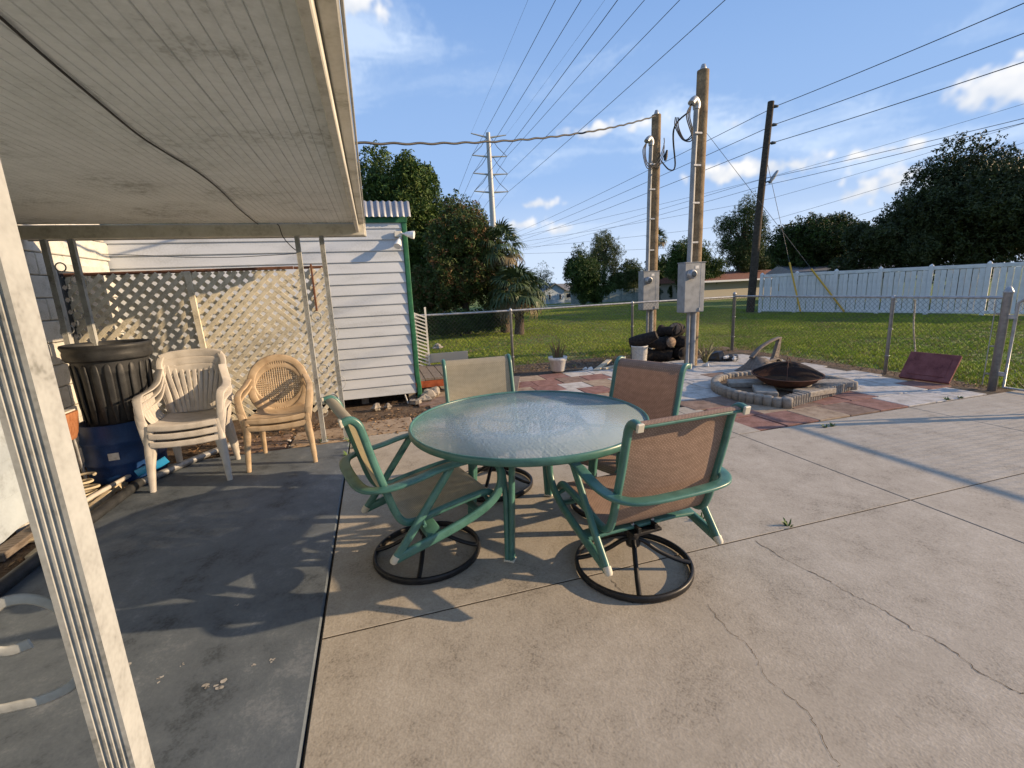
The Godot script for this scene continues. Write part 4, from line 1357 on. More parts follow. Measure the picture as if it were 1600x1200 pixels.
	part("handle", rod(spline([Vector3(-.152, .30, 0), Vector3(-.10, .22, .12), Vector3(0, .18, .155), Vector3(.10, .22, .12), Vector3(.152, .30, 0)], 4), .003, .003, 6), M.galv, bk)
	var top := thing("firewood_log", "dark crooked log resting on the white bucket", "log", Vector3(4.80, .43, -7.55), .9, "firewood heap by the meter pole")
	part("bark", rod(PackedVector3Array([Vector3(0, -.05, -.25), Vector3(0, -.02, -.1), Vector3(.01, .03, .08), Vector3(0, .10, .24)]), [.10, .125, .12, .09], [.09, .115, .11, .08], 10), M.char_wood, top)
	for q in [[6.02, -7.05, .17], [6.28, -6.92, .13]]:
		rock("dark_bag", Vector3(q[0], -.03, q[1]), q[2], M.tarp, "crumpled black plastic bag on the soil by the spiky plant", "bag", "black bags by the spiky plant")
	for q in [[6.22, .03, -6.80, .05], [6.10, .06, -6.86, .045], [5.48, .0, -6.62, .05], [3.55, -.01, -7.45, .04], [3.62, -.01, -7.38, .045]]:
		rock("rubble_stone", Vector3(q[0], q[1], q[2]), q[3], M.bucket, "small pale stone lying at the edge of the pavers", "stone", "stones at the paver edge")
	for q in [[3.88, -7.42, .62, .9, "long pale plank end resting on the offcuts by the planter"], [4.05, -7.34, .50, 1.25, "short pale plank offcut lying flat by the planter"]]:
		tag(part("plank_offcut", box(Vector3(.10, .035, q[2]), .004), M.pale_wood, null, Vector3(q[0], .05 if q[3] < 1 else .02, q[1]), Basis.from_euler(Vector3(.16 if q[3] < 1 else 0.0, -q[3], 0))), q[4], "plank")
	rock("lawn_stone", pz(682, 515, -12.5) * Vector3(1, 0, 1) + Vector3(0, -.06, 0), .13, M.stone, "pale lump of stone on the lawn below the brown shrub", "stone", "")

# ---------------------------------------------------------------- fences
func chain_run(t: Node3D, a: Vector3, b: Vector3, h: float) -> void:
	var st := tool()
	var l := a.distance_to(b)
	var d := (b - a) / l
	var side := d.cross(Vector3.UP)
	var step := .072
	for dir in [1, -1]:
		var c := -h
		while c < l + h:
			var s := clipped_slat(0.0, l, .03, h - .01, -c * dir, dir)
			c += step
			if s.size() < 2 or s[0].distance_to(s[1]) < .02:
				continue
			var p0: Vector2 = s[0]
			var p1: Vector2 = s[1]
			add_sweep(st, PackedVector3Array([a + d * p0.x + Vector3.UP * p0.y + side * .002 * dir, a + d * p1.x + Vector3.UP * p1.y + side * .002 * dir]), .0019, .0019, 3)
	var o := part("chain_link", done(st), M.wire_grey, t)
	o.set_meta("kind", "stuff")
func post(t: Node3D, p: Vector3, h: float, r: float) -> void:
	var o := part("post", lathe([[0, -.1], [r, -.1], [r, h - .02], [r * 1.12, h - .018], [r * 1.12, h + .005], [r * .7, h + .028], [0, h + .04]], 14), M.galv, t, p)
	o.rotation = Vector3(rng.randf_range(-.012, .012), 0, rng.randf_range(-.012, .012))
	for y in [.25, .6, .95]:
		part("tie", rod(circle(p + Vector3(0, y * h, 0), r + .004, 12), .004, .006, 6, Vector3.ZERO, 1.0, true), M.galv, t)
func build_fences() -> void:
	var h := 1.14
	var t := thing("chain_link_fence", "galvanised chain link fence along the back of the paver court", "fence", Vector3(.6, -.03, -8.05))
	var o := -t.position
	var a := Vector3(.60, -.03, -8.05)
	var b := Vector3(7.30, -.03, -8.05)
	for x in [.66, 2.37, 4.86]:
		post(t, Vector3(x, -.03, -8.05) + o, h, .024)
	part("top_rail", rod(spline([a + Vector3.UP * h + o, Vector3(2.4, h - .04, -8.05) + o, Vector3(4.9, h - .03, -8.05) + o, b + Vector3.UP * h + o], 4), .018, .018, 10), M.galv, t)
	chain_run(t, a + o, b + o, h)
	t = thing("chain_link_fence", "galvanised chain link fence between the paver court and the side lawn", "fence", Vector3(7.3, -.03, -8.05))
	o = -t.position
	a = Vector3(7.30, -.03, -8.05)
	b = Vector3(7.32, -.03, -3.66)
	post(t, a + o, h + .06, .033)
	post(t, Vector3(7.30, -.03, -4.92) + o, h, .024)
	part("top_rail", rod(PackedVector3Array([a + Vector3.UP * (h + .01) + o, b + Vector3.UP * (h + .01) + o]), .018, .018, 10), M.galv, t)
	chain_run(t, a + o, b + o, h)
	part("end_post", lathe([[0, -.1], [.042, -.1], [.042, h + .06], [.050, h + .065], [.050, h + .08], [.02, h + .14], [0, h + .145]], 16), M.galv, t, b + o)
	part("tension_bar", rod(PackedVector3Array([Vector3(0, .06, 4.30), Vector3(0, h - .04, 4.30)]), .006, .006, 6), M.galv, t)
	for y in [.2, .55, .95]:
		part("tension_band", box(Vector3(.012, .022, .11), .002), M.galv, t, Vector3(.045, y, 4.345))
	# swing gate and the fence beyond it
	t = thing("chain_link_gate", "galvanised chain link gate hung on the heavy end post", "gate", Vector3(7.33, -.03, -3.56))
	var pts := PackedVector3Array([Vector3(0, .06, 0), Vector3(0, h - .06, 0), Vector3(.02, h, .05), Vector3(.02, h, 1.0), Vector3(0, h - .06, 1.05), Vector3(0, .12, 1.05), Vector3(0, .06, 1.0)])
	part("gate_frame", rod(pts, .018, .018, 8, Vector3.ZERO, 1.0, true), M.galv, t)
	chain_run(t, Vector3(0, .05, .02), Vector3(0, .05, 1.03), h - .06)
	for y in [.22, .92]:
		part("hinge", box(Vector3(.05, .05, .09), .006), M.galv, t, Vector3(0, y, -.045))
	part("latch", box(Vector3(.05, .12, .05), .006), M.galv, t, Vector3(0, .75, 1.08))
	t = thing("chain_link_fence", "galvanised chain link fence continuing past the gate along the concrete", "fence", Vector3(7.33, -.03, -2.40))
	post(t, Vector3.ZERO, h + .08, .040)
	post(t, Vector3(0, 0, 2.4), h, .024)
	post(t, Vector3(0, 0, 4.8), h, .024)
	part("top_rail", rod(PackedVector3Array([Vector3(0, h, 0), Vector3(0, h, 5.0)]), .018, .018, 10), M.galv, t)
	chain_run(t, Vector3.ZERO, Vector3(0, 0, 4.9), h)
	# hoe hung on the fence
	var ho := thing("garden_hoe", "long handled garden hoe hanging on the chain link fence", "hoe", Vector3(7.42, 0, -4.72))
	part("handle", rod(spline([Vector3(0, 1.08, 0), Vector3(.01, .7, .02), Vector3(.03, .40, .06), Vector3(.02, .2, .10)], 4), .011, .011, 8), M.pale_wood, ho)
	part("blade", box(Vector3(.03, .02, .15), .003), M.black_metal, ho, Vector3(.02, .19, .10))
	# white vinyl fence
	var p0 := Vector3(16.35, -.05, -16.5)
	var p1 := Vector3(19.35, -.05, -8.7)
	var d := (p1 - p0).normalized()
	var sec := 6
	var l := p0.distance_to(p1) / sec
	t = thing("vinyl_fence", "tall white vinyl board fence along the far side of the lawn", "fence", p0, atan2(-d.z, d.x))
	var hh := 1.60
	for k in sec + 2:
		var x := k * l
		part("post", box(Vector3(.12, hh + .08, .12), .006), M.vinyl, t, Vector3(x, hh / 2, 0))
		part("post_cap", rod(PackedVector3Array([Vector3(x, hh + .04, 0), Vector3(x, hh + .06, 0), Vector3(x, hh + .11, 0)]), [.075, .075, .01], [.075, .075, .01], 4), M.vinyl, t)
	var bd := box(Vector3(l / 9.9, hh - .20, .022), .005)
	for k in sec + 1:
		part("top_rail", box(Vector3(l - .12, .12, .05), .005), M.vinyl, t, Vector3((k + .5) * l, hh - .03, 0))
		part("bottom_rail", box(Vector3(l - .12, .10, .05), .005), M.vinyl, t, Vector3((k + .5) * l, .10, 0))
		for j in 8:
			part("board", bd, M.vinyl, t, Vector3(k * l + .10 + (j + .5) * (l - .16) / 8.0, hh / 2, .016 if j % 2 else -.016), Basis(Vector3.UP, rng.randf_range(-.06, .06)))
	tag(part("yellow_sign", lathe([[0, .004], [.16, .004], [.165, 0], [.16, -.004], [0, -.004]], 8), M.yellow, null, pz(1216, 449, -16.1) + Vector3(.0, 0, .0), Basis(Vector3.UP, atan2(-d.z, d.x)) * Basis(Vector3(1, 0, 0), PI / 2)), "small yellow warning sign fixed to the white fence", "sign")

# ---------------------------------------------------------------- poles and wires
func wire(called: String, label: String, pts: Array, r: float, sag: float, m: Material, group := "") -> void:
	var out := PackedVector3Array()
	for i in pts.size() - 1:
		var a: Vector3 = pts[i]
		var b: Vector3 = pts[i + 1]
		var n := 16
		for k in n:
			var f := float(k) / n
			out.append(a.lerp(b, f) - Vector3.UP * sag * a.distance_to(b) * 4.0 * f * (1 - f))
	out.append(pts[-1])
	tag(part(called, rod(out, r, r, 5), m), label, "power line", group)
func meter_pole(label: String, at: Vector3, h: float, box_y: float) -> Node3D:
	var t := thing("utility_pole", label, "utility pole", at)
	var pts := PackedVector3Array()
	var rr := []
	for k in 9:
		var f := k / 8.0
		pts.append(Vector3(.05 * f + rng.randf_range(-.004, .004), f * h - .1 * (1 - f), rng.randf_range(-.004, .004)))
		rr.append(lerpf(.112, .094, f))
	part("shaft", rod(pts, rr, rr, 18), M.pole_wood, t)
	part("pole_cap", lathe([[0, .10], [.03, .09], [.05, .03], [.05, 0]], 10), M.galv, t, Vector3(.05, h, 0))
	var cx := -.185
	var bx := box(Vector3(.40, .82, .20), .012)
	var mb := part("meter_box", bx, M.grey_box, t, Vector3(-.20, box_y, .20))
	part("cover_seam", box(Vector3(.006, .80, .206), .002), M.galv, mb, Vector3(.115, 0, 0))
	part("label_plate", box(Vector3(.07, .05, .004), .001), M.bucket, mb, Vector3(.03, .33, .102))
	part("latch", box(Vector3(.03, .05, .02), .004), M.galv, mb, Vector3(.10, -.36, .105))
	part("lid_lip", box(Vector3(.41, .014, .215), .004), M.grey_box, mb, Vector3(0, .41, .003))
	var gl := part("meter_dial", lathe([[0, .09], [.06, .088], [.075, .07], [.078, .0]], 20), M.galv, mb, Vector3(-.09, .22, .10), Basis(Vector3(1, 0, 0), PI / 2))
	part("dial_face", lathe([[0, .094], [.05, .093]], 16), M.dark_glass, gl)
	part("conduit", rod(PackedVector3Array([Vector3(cx, box_y + .40, .12), Vector3(cx + .03, h * .70, .10), Vector3(cx + .06, h * .875, .09)]), .042, .042, 14), M.grey_box, t)
	part("conduit", rod(PackedVector3Array([Vector3(-.10, -.05, .17), Vector3(-.10, box_y - .40, .17)]), .045, .045, 12), M.grey_box, t)
	part("conduit", rod(PackedVector3Array([Vector3(-.20, -.05, .17), Vector3(-.20, box_y - .40, .17)]), .028, .028, 12), M.grey_box, t)
	var hd := Vector3(cx + .06, h * .875, .09)
	part("weatherhead", rod(spline([hd, hd + Vector3(0, .07, 0), hd + Vector3(-.06, .12, .02), hd + Vector3(-.14, .06, .05)], 4), [.05, .055, .06, .064, .068, .07, .07, .07, .066, .06, .055, .05, .045], .055, 12), M.galv, t)
	for f in [.45, .58, .70, .80]:
		part("strap", box(Vector3(.14, .03, .02), .003), M.galv, t, Vector3(cx + .07, h * f, .145))
	return t
func build_poles() -> void:
	var at1 := Vector3(5.96, -.05, -9.08)
	var p1 := meter_pole("shorter wooden utility pole with grey meter box behind the chain link fence", at1, 4.92, 1.36)
	var at2 := Vector3(5.36, -.05, -6.90)
	var p2 := meter_pole("taller wooden utility pole with grey meter box on the paver court", at2, 4.80, 1.42)
	# looping leads at the weatherheads
	for s in [[p1, 4.92 * .875, .16], [p2, 4.8 * .875, -.18]]:
		for k in 3:
			var y: float = s[1]
			var o := Vector3(-.26, y + .05, .14)
			var e := Vector3(.16, y - .05 + .10 * k, .12) if s[2] > 0 else Vector3(-.42 - .03 * k, y - .12, .05)
			part("lead", rod(spline([o, o + Vector3(-.06 - .03 * k, -.20, .05), o + Vector3(.0, -.42 - .05 * k, .05), o.lerp(e, .6) + Vector3(0, -.42, .05), e + Vector3(0, -.14, 0), e], 6), .009, .009, 6), M.black_cable, s[0])
	part("connector", rod(PackedVector3Array([Vector3(.20, 4.02, .12), Vector3(.21, 4.10, .12), Vector3(.24, 4.22, .12)]), [.03, .04, .02], [.03, .04, .02], 8), M.black_cable, p1)
	# service drop to the house roof and between the poles
	var top1 := at1 + Vector3(-.05, 4.86, .1)
	var far := pz(545, 205, -5.2)
	var dirn := (far - top1).normalized()
	var pts := PackedVector3Array()
	for i in 161:
		var f := i / 160.0
		var p := top1.lerp(far + dirn * 1.2, f) - Vector3.UP * .22 * 4.0 * f * (1 - f)
		pts.append(p + Vector3(0, sin(i * .9) * .006, cos(i * .9) * .006))
	tag(part("service_drop", rod(pts, .014, .014, 6), M.black_cable), "twisted black service cable strung from the shorter wooden pole to the patio roof", "power line")
	tag(part("pole_jumper", rod(spline([at1 + Vector3(.13, 4.02, .08), at1 + Vector3(.17, 3.80, .3), at1.lerp(at2, .5) + Vector3(.05, 3.66, 0), at2 + Vector3(-.40, 3.95, -.1), at2 + Vector3(-.28, 4.15, .12)], 8), .014, .014, 6), M.black_cable), "thick black cable sagging between the two wooden poles", "power line")
	# dark street pole
	var at3 := Vector3(16.2, -.05, -16.9)
	var t := thing("street_pole", "tall dark street pole with floodlight beside the white fence", "utility pole", at3)
	part("shaft", rod(PackedVector3Array([Vector3(0, -.2, 0), Vector3(.15, 4.2, 0), Vector3(.42, 8.62, 0)]), [.17, .15, .125], [.17, .15, .125], 14), M.pole_dark, t)
	var att := []
	for k in 3:
		var y := 8.45 - k * .70
		part("insulator", rod(PackedVector3Array([Vector3(.42, y, 0), Vector3(.55, y, .0), Vector3(.60, y, .0), Vector3(.78, y + .02, .0)]), [.03, .03, .07, .05], [.03, .03, .07, .05], 10), M.wire_grey, t)
		att.append(at3 + Vector3(.76, y + .04, 0))
	part("lamp_arm", bar(Vector3(.26, 5.45, 0), Vector3(.62, 5.55, .1), .03), M.wire_grey, t)
	part("lamp_head", rod(PackedVector3Array([Vector3(.52, 5.45, .10), Vector3(.62, 5.62, .14), Vector3(.80, 5.90, .18)]), [.10, .13, .11], [.05, .08, .05], 10), M.steel_pale, t)
	# three phase wires and two lower ones through that pole
	for k in 3:
		var left := pz(785, 372 + 6 * k, -82)
		var right := py_(1600, [5, 52, 97][k], 8.2 - .7 * k)
		var a: Vector3 = att[k]
		wire("phase_wire", "black power line over the lawn, %s of the three on the dark street pole" % ["uppermost", "middle", "lowest"][k], [left, a, right, a.lerp(right, 2.6)], .014, .004, M.black_cable)
	for k in 2:
		var a := at3 + Vector3(.25, 5.62 - .28 * k, 0)
		var right := py_(1600, [185, 192][k], 5.5 - .3 * k)
		wire("telephone_wire", "thin cable running from the street pole floodlight over the dark tree, %s one" % ["upper", "lower"][k], [pz(785, 392 + 5 * k, -82), a, right, a.lerp(right, 2.0)], .009, .004, M.wire_grey)
	# two guys of the pole, with yellow guards
	for g in [[Vector3(16.25, 4.9, -14.0), pz(1252, 484, -14.6), "left"], [Vector3(16.4, 5.2, -13.6), pz(1322, 487, -13.4), "right"]]:
		var foot: Vector3 = g[1]
		foot.y = -.05
		var top := at3 + Vector3(.40, 8.2 if g[2] == "right" else 6.2, .05)
		if g[2] == "right":
			top = pz(1098, 200, -19.0)
		var gt := thing("guy_wire", "steel guy wire with yellow guard, %s" % ("anchored near the yellow sign" if g[2] == "left" else "anchored at the middle of the white fence"), "guy wire", foot)
		part("strand", bar(Vector3.ZERO, top - foot, .010, 5), M.wire_grey, gt)
		part("guard", bar((top - foot).normalized() * .1, (top - foot).normalized() * 2.2, .035, 8), M.yellow, gt)
	# steel transmission tower and its conductors
	var tb := Vector3(39.6, -.05, -150)
	t = thing("transmission_tower", "pale steel monopole transmission tower with four crossarms far behind the trees", "pylon", tb)
	part("shaft", rod(PackedVector3Array([Vector3(0, -.5, 0), Vector3(0, 24, 0), Vector3(-.2, 49, 0)]), [1.15, .95, .65], [1.15, .95, .65], 14), M.steel_pale, t)
	var tips := []
	for k in 4:
		var y: float = [48.0, 42.4, 37.2, 31.9][k]
		for s in [-1, 1]:
			var e := Vector3(s * 5.6, y + (.6 if k == 0 else 0.0), 0)
			part("crossarm", rod(PackedVector3Array([Vector3(s * .6, y - .3, 0), e]), [.30, .16], [.30, .16], 6), M.steel_pale, t)
			if k > 0:
				part("insulator_string", bar(e, Vector3(s * 2.6, y + 2.6, 0), .09, 5), M.wire_grey, t)
				part("insulator_string", bar(Vector3(s * .9, y + 5.0, 0), Vector3(s * 2.6, y + 2.6, 0), .09, 5), M.wire_grey, t)
			tips.append(tb + e)
	var use := [2, 4, 6, 3, 5, 7]
	for k in 6:
		var a: Vector3 = tips[use[k]]
		var b := py_([868, 908, 965, 1007, 1062, 1133][k], 0, [44.0, 40.0, 36.0, 44.0, 40.0, 36.0][k])
		wire("transmission_line", "long high voltage line sweeping overhead from the steel tower", [a + (a - b).normalized() * 140.0 - Vector3.UP * 12.0, a, b, a.lerp(b, 1.8)], .05, .004, M.black_cable, "transmission lines overhead")
	for k in 2:
		var a: Vector3 = tips[k]
		var b := py_([825, 945][k], 0, 50.0)
		wire("shield_wire", "very thin shield wire above the transmission lines", [a, b, a.lerp(b, 1.8)], .022, .003, M.wire_grey, "shield wires overhead")
	# lower distribution lines crossing behind the wooden poles
	for k in 4:
		wire("distribution_line", "thin dark line crossing the sky behind the wooden poles", [pz(780, 376 + k * 7, -95), pz(1205, 300 - 24 + k * 34, -60), pz(1640, 150 + k * 30, -40)], .022, .006, M.wire_grey, "lines behind the wooden poles")

# ---------------------------------------------------------------- trees
var clusters := []
func make_clusters() -> void:
	for v in 1:
		var st := tool()
		st.set_smooth_group(-1)
		for k in 12:
			var c := Vector3(rng.randf_range(-1, 1), rng.randf_range(-.8, .8), rng.randf_range(-1, 1)) * .72
			var b := Basis.from_euler(Vector3(rng.randf_range(-1.1, 1.1), rng.randf() * TAU, rng.randf_range(-1.1, 1.1)))
			var l := rng.randf_range(.26, .44)
			var w := l * rng.randf_range(.36, .5)
			quad(st, c + b * Vector3(0, 0, -l), c + b * Vector3(w, .05, 0), c + b * Vector3(0, 0, l), c + b * Vector3(-w, .05, 0))
		clusters.append(done(st))
# crown: list of [centre, radii, number of leaf clumps, number of boughs]
func tree(called: String, label: String, base: Vector3, trunk_r: float, crowns: Array, clump: float, cols: Array, group := "", fill := .55) -> Node3D:
	var t := thing(called, label, "tree", base, 0.0, group)
	var st := tool()
	var mid: Vector3 = crowns[0][0]
	var top := mid + Vector3(0, crowns[0][1].y * .5, 0)
	add_sweep(st, spline([Vector3(0, -.2, 0), Vector3(mid.x * .2, mid.y * .35, mid.z * .2), Vector3(mid.x * .7, mid.y * .75, mid.z * .7), top], 5), [1.35, 1.15, 1.0, .92, .88, .84, .8, .75, .7, .64, .58, .5, .42, .34, .25, .15].map(func(q): return q * trunk_r), [1.35, 1.15, 1.0, .92, .88, .84, .8, .75, .7, .64, .58, .5, .42, .34, .25, .15].map(func(q): return q * trunk_r), 8)
	var xf := []
	var cc := []
	for c in crowns:
		var cen: Vector3 = c[0]
		var rad: Vector3 = c[1]
		var lobes := []
		var nl: int = c[3] if c.size() > 3 else 22
		for i in nl:
			var dv := Vector3(rng.randfn(), rng.randfn(), rng.randfn()).normalized()
			var f := pow(rng.randf(), .4) * .82
			var p := cen + dv * rad * f
			var lr := rng.randf_range(.22, .42)
			lobes.append([p, rad * lr])
			var start := Vector3(mid.x * .7, mid.y * .75, mid.z * .7).lerp(top, rng.randf() * .6) * rng.randf_range(.75, 1.0)
			add_sweep(st, spline([start, start.lerp(p, .5) + Vector3(rng.randf_range(-.1, .1), .12 * rad.y, rng.randf_range(-.1, .1)) * .6, p], 3), [.42, .38, .33, .27, .2, .14, .07].map(func(q): return q * trunk_r), [.42, .38, .33, .27, .2, .14, .07].map(func(q): return q * trunk_r), 5)
		var nn: int = c[2]
		for i in nn:
			var p: Vector3
			if rng.randf() < fill:
				var lb: Array = lobes[rng.randi() % lobes.size()]
				var dv := Vector3(rng.randfn(), rng.randfn(), rng.randfn()).normalized()
				p = lb[0] + dv * lb[1] * pow(rng.randf(), .45)
			else:
				var dv := Vector3(rng.randfn(), rng.randfn(), rng.randfn()).normalized()
				p = cen + dv * rad * pow(rng.randf(), .5) * .80
			if p.y < .15:
				p.y = rng.randf_range(.15, .5)
			var s := clump * rng.randf_range(.6, 1.6)
			xf.append(Transform3D(Basis.from_euler(Vector3(rng.randf() * TAU, rng.randf() * TAU, rng.randf() * TAU)).scaled(Vector3(s, s, s)), p))
			var col: Color = cols[rng.randi() % cols.size()]
			cc.append(col * rng.randf_range(.8, 1.2))
	part("trunk", done(st), M.bark, t)
	many("crown", clusters[0], M.leaf, xf, cc, t)
	return t

func palm(label: String, base: Vector3, h: float, n: int, size: float) -> void:
	var t := thing("fan_palm", label, "palm tree", base, 0.0, "fan palms")
	part("trunk", rod(spline([Vector3(0, -.2, 0), Vector3(.04, h * .4, 0), Vector3(-.03, h * .8, 0), Vector3(0, h, 0)], 4), [.19, .17, .16, .15, .15, .15, .16, .16, .16, .17, .18, .18, .12], [.19, .17, .16, .15, .15, .15, .16, .16, .16, .17, .18, .18, .12], 10), M.bark, t)
	var fans := []
	for v in 3:
		var st := tool()
		st.set_smooth_group(-1)
		# petiole along +Z, then a fan of drooping blades
		add_sweep(st, spline([Vector3.ZERO, Vector3(0, .06, .25), Vector3(0, .08, .5)], 3), .012, .008, 5)
		st.set_smooth_group(-1)
		for k in 26:
			var a := lerpf(-1.75, 1.75, k / 25.0) + rng.randf_range(-.04, .04)
			var d := Vector3(sin(a), 0, cos(a))
			var l := rng.randf_range(.42, .60) * (1.0 - .18 * absf(a) / 1.75)
			var s := d.cross(Vector3.UP) * .024
			var o := Vector3(0, .08, .5)
			var p1 := o + d * l * .45 + Vector3(0, .03, 0)
			var p2 := o + d * l * .80 + Vector3(0, -.05 - rng.randf() * .06, 0)
			var p3 := o + d * l * .98 + Vector3(0, -.20 - rng.randf() * .16, 0)
			quad(st, o - s * .3, o + s * .3, p1 + s, p1 - s)
			quad(st, p1 - s, p1 + s, p2 + s * .6, p2 - s * .6)
			tri(st, p2 - s * .6, p2 + s * .6, p3)
		fans.append(done(st))
	for k in n:
		var f := float(k) / n
		var pitch := lerpf(-1.25, .95, pow(f, .8))
		var yaw := k * 2.399
		var b := Basis(Vector3.UP, yaw) * Basis(Vector3(1, 0, 0), pitch)
		var s := size * rng.randf_range(.85, 1.1)
		part("frond", fans[k % 3], M.palm_green if f < .72 else M.palm_dry, t, Vector3(0, h + .1 * (1 - f), 0), b.scaled(Vector3(s, s, s)))

func build_trees() -> void:
	make_clusters()
	var dark := [L(.030, .058, .014), L(.045, .080, .018), L(.060, .10, .022)]
	var mid := [L(.045, .085, .018), L(.07, .115, .026), L(.09, .13, .03)]
	var dry := [L(.055, .085, .022), L(.075, .095, .028), L(.15, .085, .035), L(.07, .10, .026), L(.05, .075, .02)]
	var olive := [L(.06, .085, .03), L(.085, .11, .042), L(.11, .13, .055)]
	tree("broadleaf_tree", "dense dark green domed tree rising behind the shed roof", Vector3(1.55, 0, -19), .22, [[Vector3(.1, 4.1, 0), Vector3(2.0, 2.75, 2.0), 10000, 30], [Vector3(.9, 2.2, .3), Vector3(1.7, 2.0, 1.7), 5000, 14]], .15, dark + mid, "", .86)
	tree("brown_tinged_tree", "loose tree with dry brown leaf patches beside the green domed tree", Vector3(3.1, 0, -16.2), .14, [[Vector3(.1, 2.6, 0), Vector3(1.55, 2.1, 1.3), 8571, 34], [Vector3(.8, 2.0, 0), Vector3(1.1, 1.5, 1.0), 3428, 14], [Vector3(-.9, 1.5, .2), Vector3(.9, 1.4, .9), 3000, 12]], .105, dry, "", .9)
	tree("low_shrub", "low dark hedge of shrubs under the brown-tinged tree", Vector3(2.7, 0, -15.2), .04, [[Vector3(0, .45, 0), Vector3(1.9, .5, .5), 3600, 18]], .09, dark, "", .6)
	palm("upper fan palm with drooping fronds against the sky", Vector3(4.35, 0, -15.6), 2.75, 26, 1.0)
	palm("lower fan palm with a spreading skirt of fronds behind the fence", Vector3(4.55, 0, -14.6), 1.25, 34, 1.15)
	palm("slender distant fan palm between the two wooden poles", Vector3(26.8, 0, -40), 5.4, 26, 1.15)
	# far side of the lawn
	tree("bushy_tree", "dark bushy tree beside the small blue house", pz(912, 478, -32) * Vector3(1, 0, 1), .12, [[Vector3(0, 2.1, 0), Vector3(1.85, 2.3, 1.6), 4285, 26], [Vector3(.9, 1.2, 0), Vector3(1.5, 1.3, 1.2), 1714, 12]], .13, dark, "", .7)
	tree("slender_tree", "tall slender open-crowned tree behind the dark bushy tree", pz(943, 475, -36) * Vector3(1, 0, 1), .10, [[Vector3(.2, 4.3, 0), Vector3(1.7, 2.2, 1.5), 2709, 26], [Vector3(.6, 2.6, 0), Vector3(.9, 1.5, .9), 677, 9], [Vector3(-.9, 3.4, 0), Vector3(.8, 1.0, .8), 812, 8]], .10, olive, "", .85)
	tree("round_tree", "small wide dark tree between the slender tree and the shorter wooden pole", pz(975, 472, -36) * Vector3(1, 0, 1), .12, [[Vector3(.4, 1.7, 0), Vector3(2.2, 1.8, 1.3), 4800, 26]], .13, dark + olive, "", .7)
	tree("bare_tree", "half bare small tree with thin branches beside the small blue house", pz(840, 478, -33) * Vector3(1, 0, 1), .09, [[Vector3(.3, 2.0, 0), Vector3(1.2, 1.5, 1.0), 700, 30]], .07, olive, "", .9)
	tree("garden_tree", "small green tree beside the low white garage", pz(815, 478, -35) * Vector3(1, 0, 1), .10, [[Vector3(0, 1.8, 0), Vector3(1.2, 1.2, 1.0), 3600, 18]], .11, mid, "", .7)
	tree("pole_side_tree", "leafy tree seen between the taller wooden pole and the brown roofed house", pz(1072, 470, -30) * Vector3(1, 0, 1), .14, [[Vector3(0, 2.6, 0), Vector3(1.9, 2.5, 1.5), 4705, 28], [Vector3(1.5, 2.0, 0), Vector3(1.8, 1.9, 1.3), 3294, 18]], .13, mid + dark, "", .7)
	tree("background_tree", "dark green tree filling the gap behind the two meter boxes", pz(1035, 470, -38) * Vector3(1, 0, 1), .14, [[Vector3(0, 1.8, 0), Vector3(2.9, 2.0, 1.4), 6000, 28]], .15, dark, "", .7)
	tree("tall_open_tree", "tall open-crowned tree rising behind the brown roofed house", pz(1152, 470, -31) * Vector3(1, 0, 1), .16, [[Vector3(.2, 5.2, 0), Vector3(2.3, 2.7, 1.9), 5000, 34], [Vector3(.8, 3.0, 0), Vector3(2.2, 1.6, 1.6), 3500, 20]], .11, olive + dark, "", .85)
	tree("shade_tree", "dark tree behind the brown roofed house next to the street pole", pz(1185, 470, -36) * Vector3(1, 0, 1), .16, [[Vector3(.8, 2.6, 0), Vector3(4.2, 2.3, 1.8), 7000, 34]], .16, dark, "", .7)
	var deep := [L(.028, .040, .013), L(.036, .052, .016), L(.048, .062, .022)]  # leaf colours darkened to stand in for the shaded side of these trees
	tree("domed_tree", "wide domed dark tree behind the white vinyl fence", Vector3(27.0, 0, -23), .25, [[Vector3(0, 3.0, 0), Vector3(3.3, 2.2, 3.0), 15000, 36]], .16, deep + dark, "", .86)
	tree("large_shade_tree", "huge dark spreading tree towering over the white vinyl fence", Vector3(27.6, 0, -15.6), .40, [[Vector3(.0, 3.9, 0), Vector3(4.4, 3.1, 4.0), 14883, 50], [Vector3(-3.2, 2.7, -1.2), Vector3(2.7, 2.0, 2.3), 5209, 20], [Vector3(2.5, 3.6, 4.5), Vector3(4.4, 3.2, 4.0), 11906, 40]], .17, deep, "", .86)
	# vine thicket on the far wall
	for k in 5:
		var p := pz(1010 + 40 * k, 470, -33) * Vector3(1, 0, 1)
		tree("wall_vine", "dark vine thicket growing on the far pale wall", p + Vector3(0, 0, .5), .03, [[Vector3(0, .7, 0), Vector3(1.0, .6, .25), 900, 10]], .10, dark, "vines on the far wall", .6)

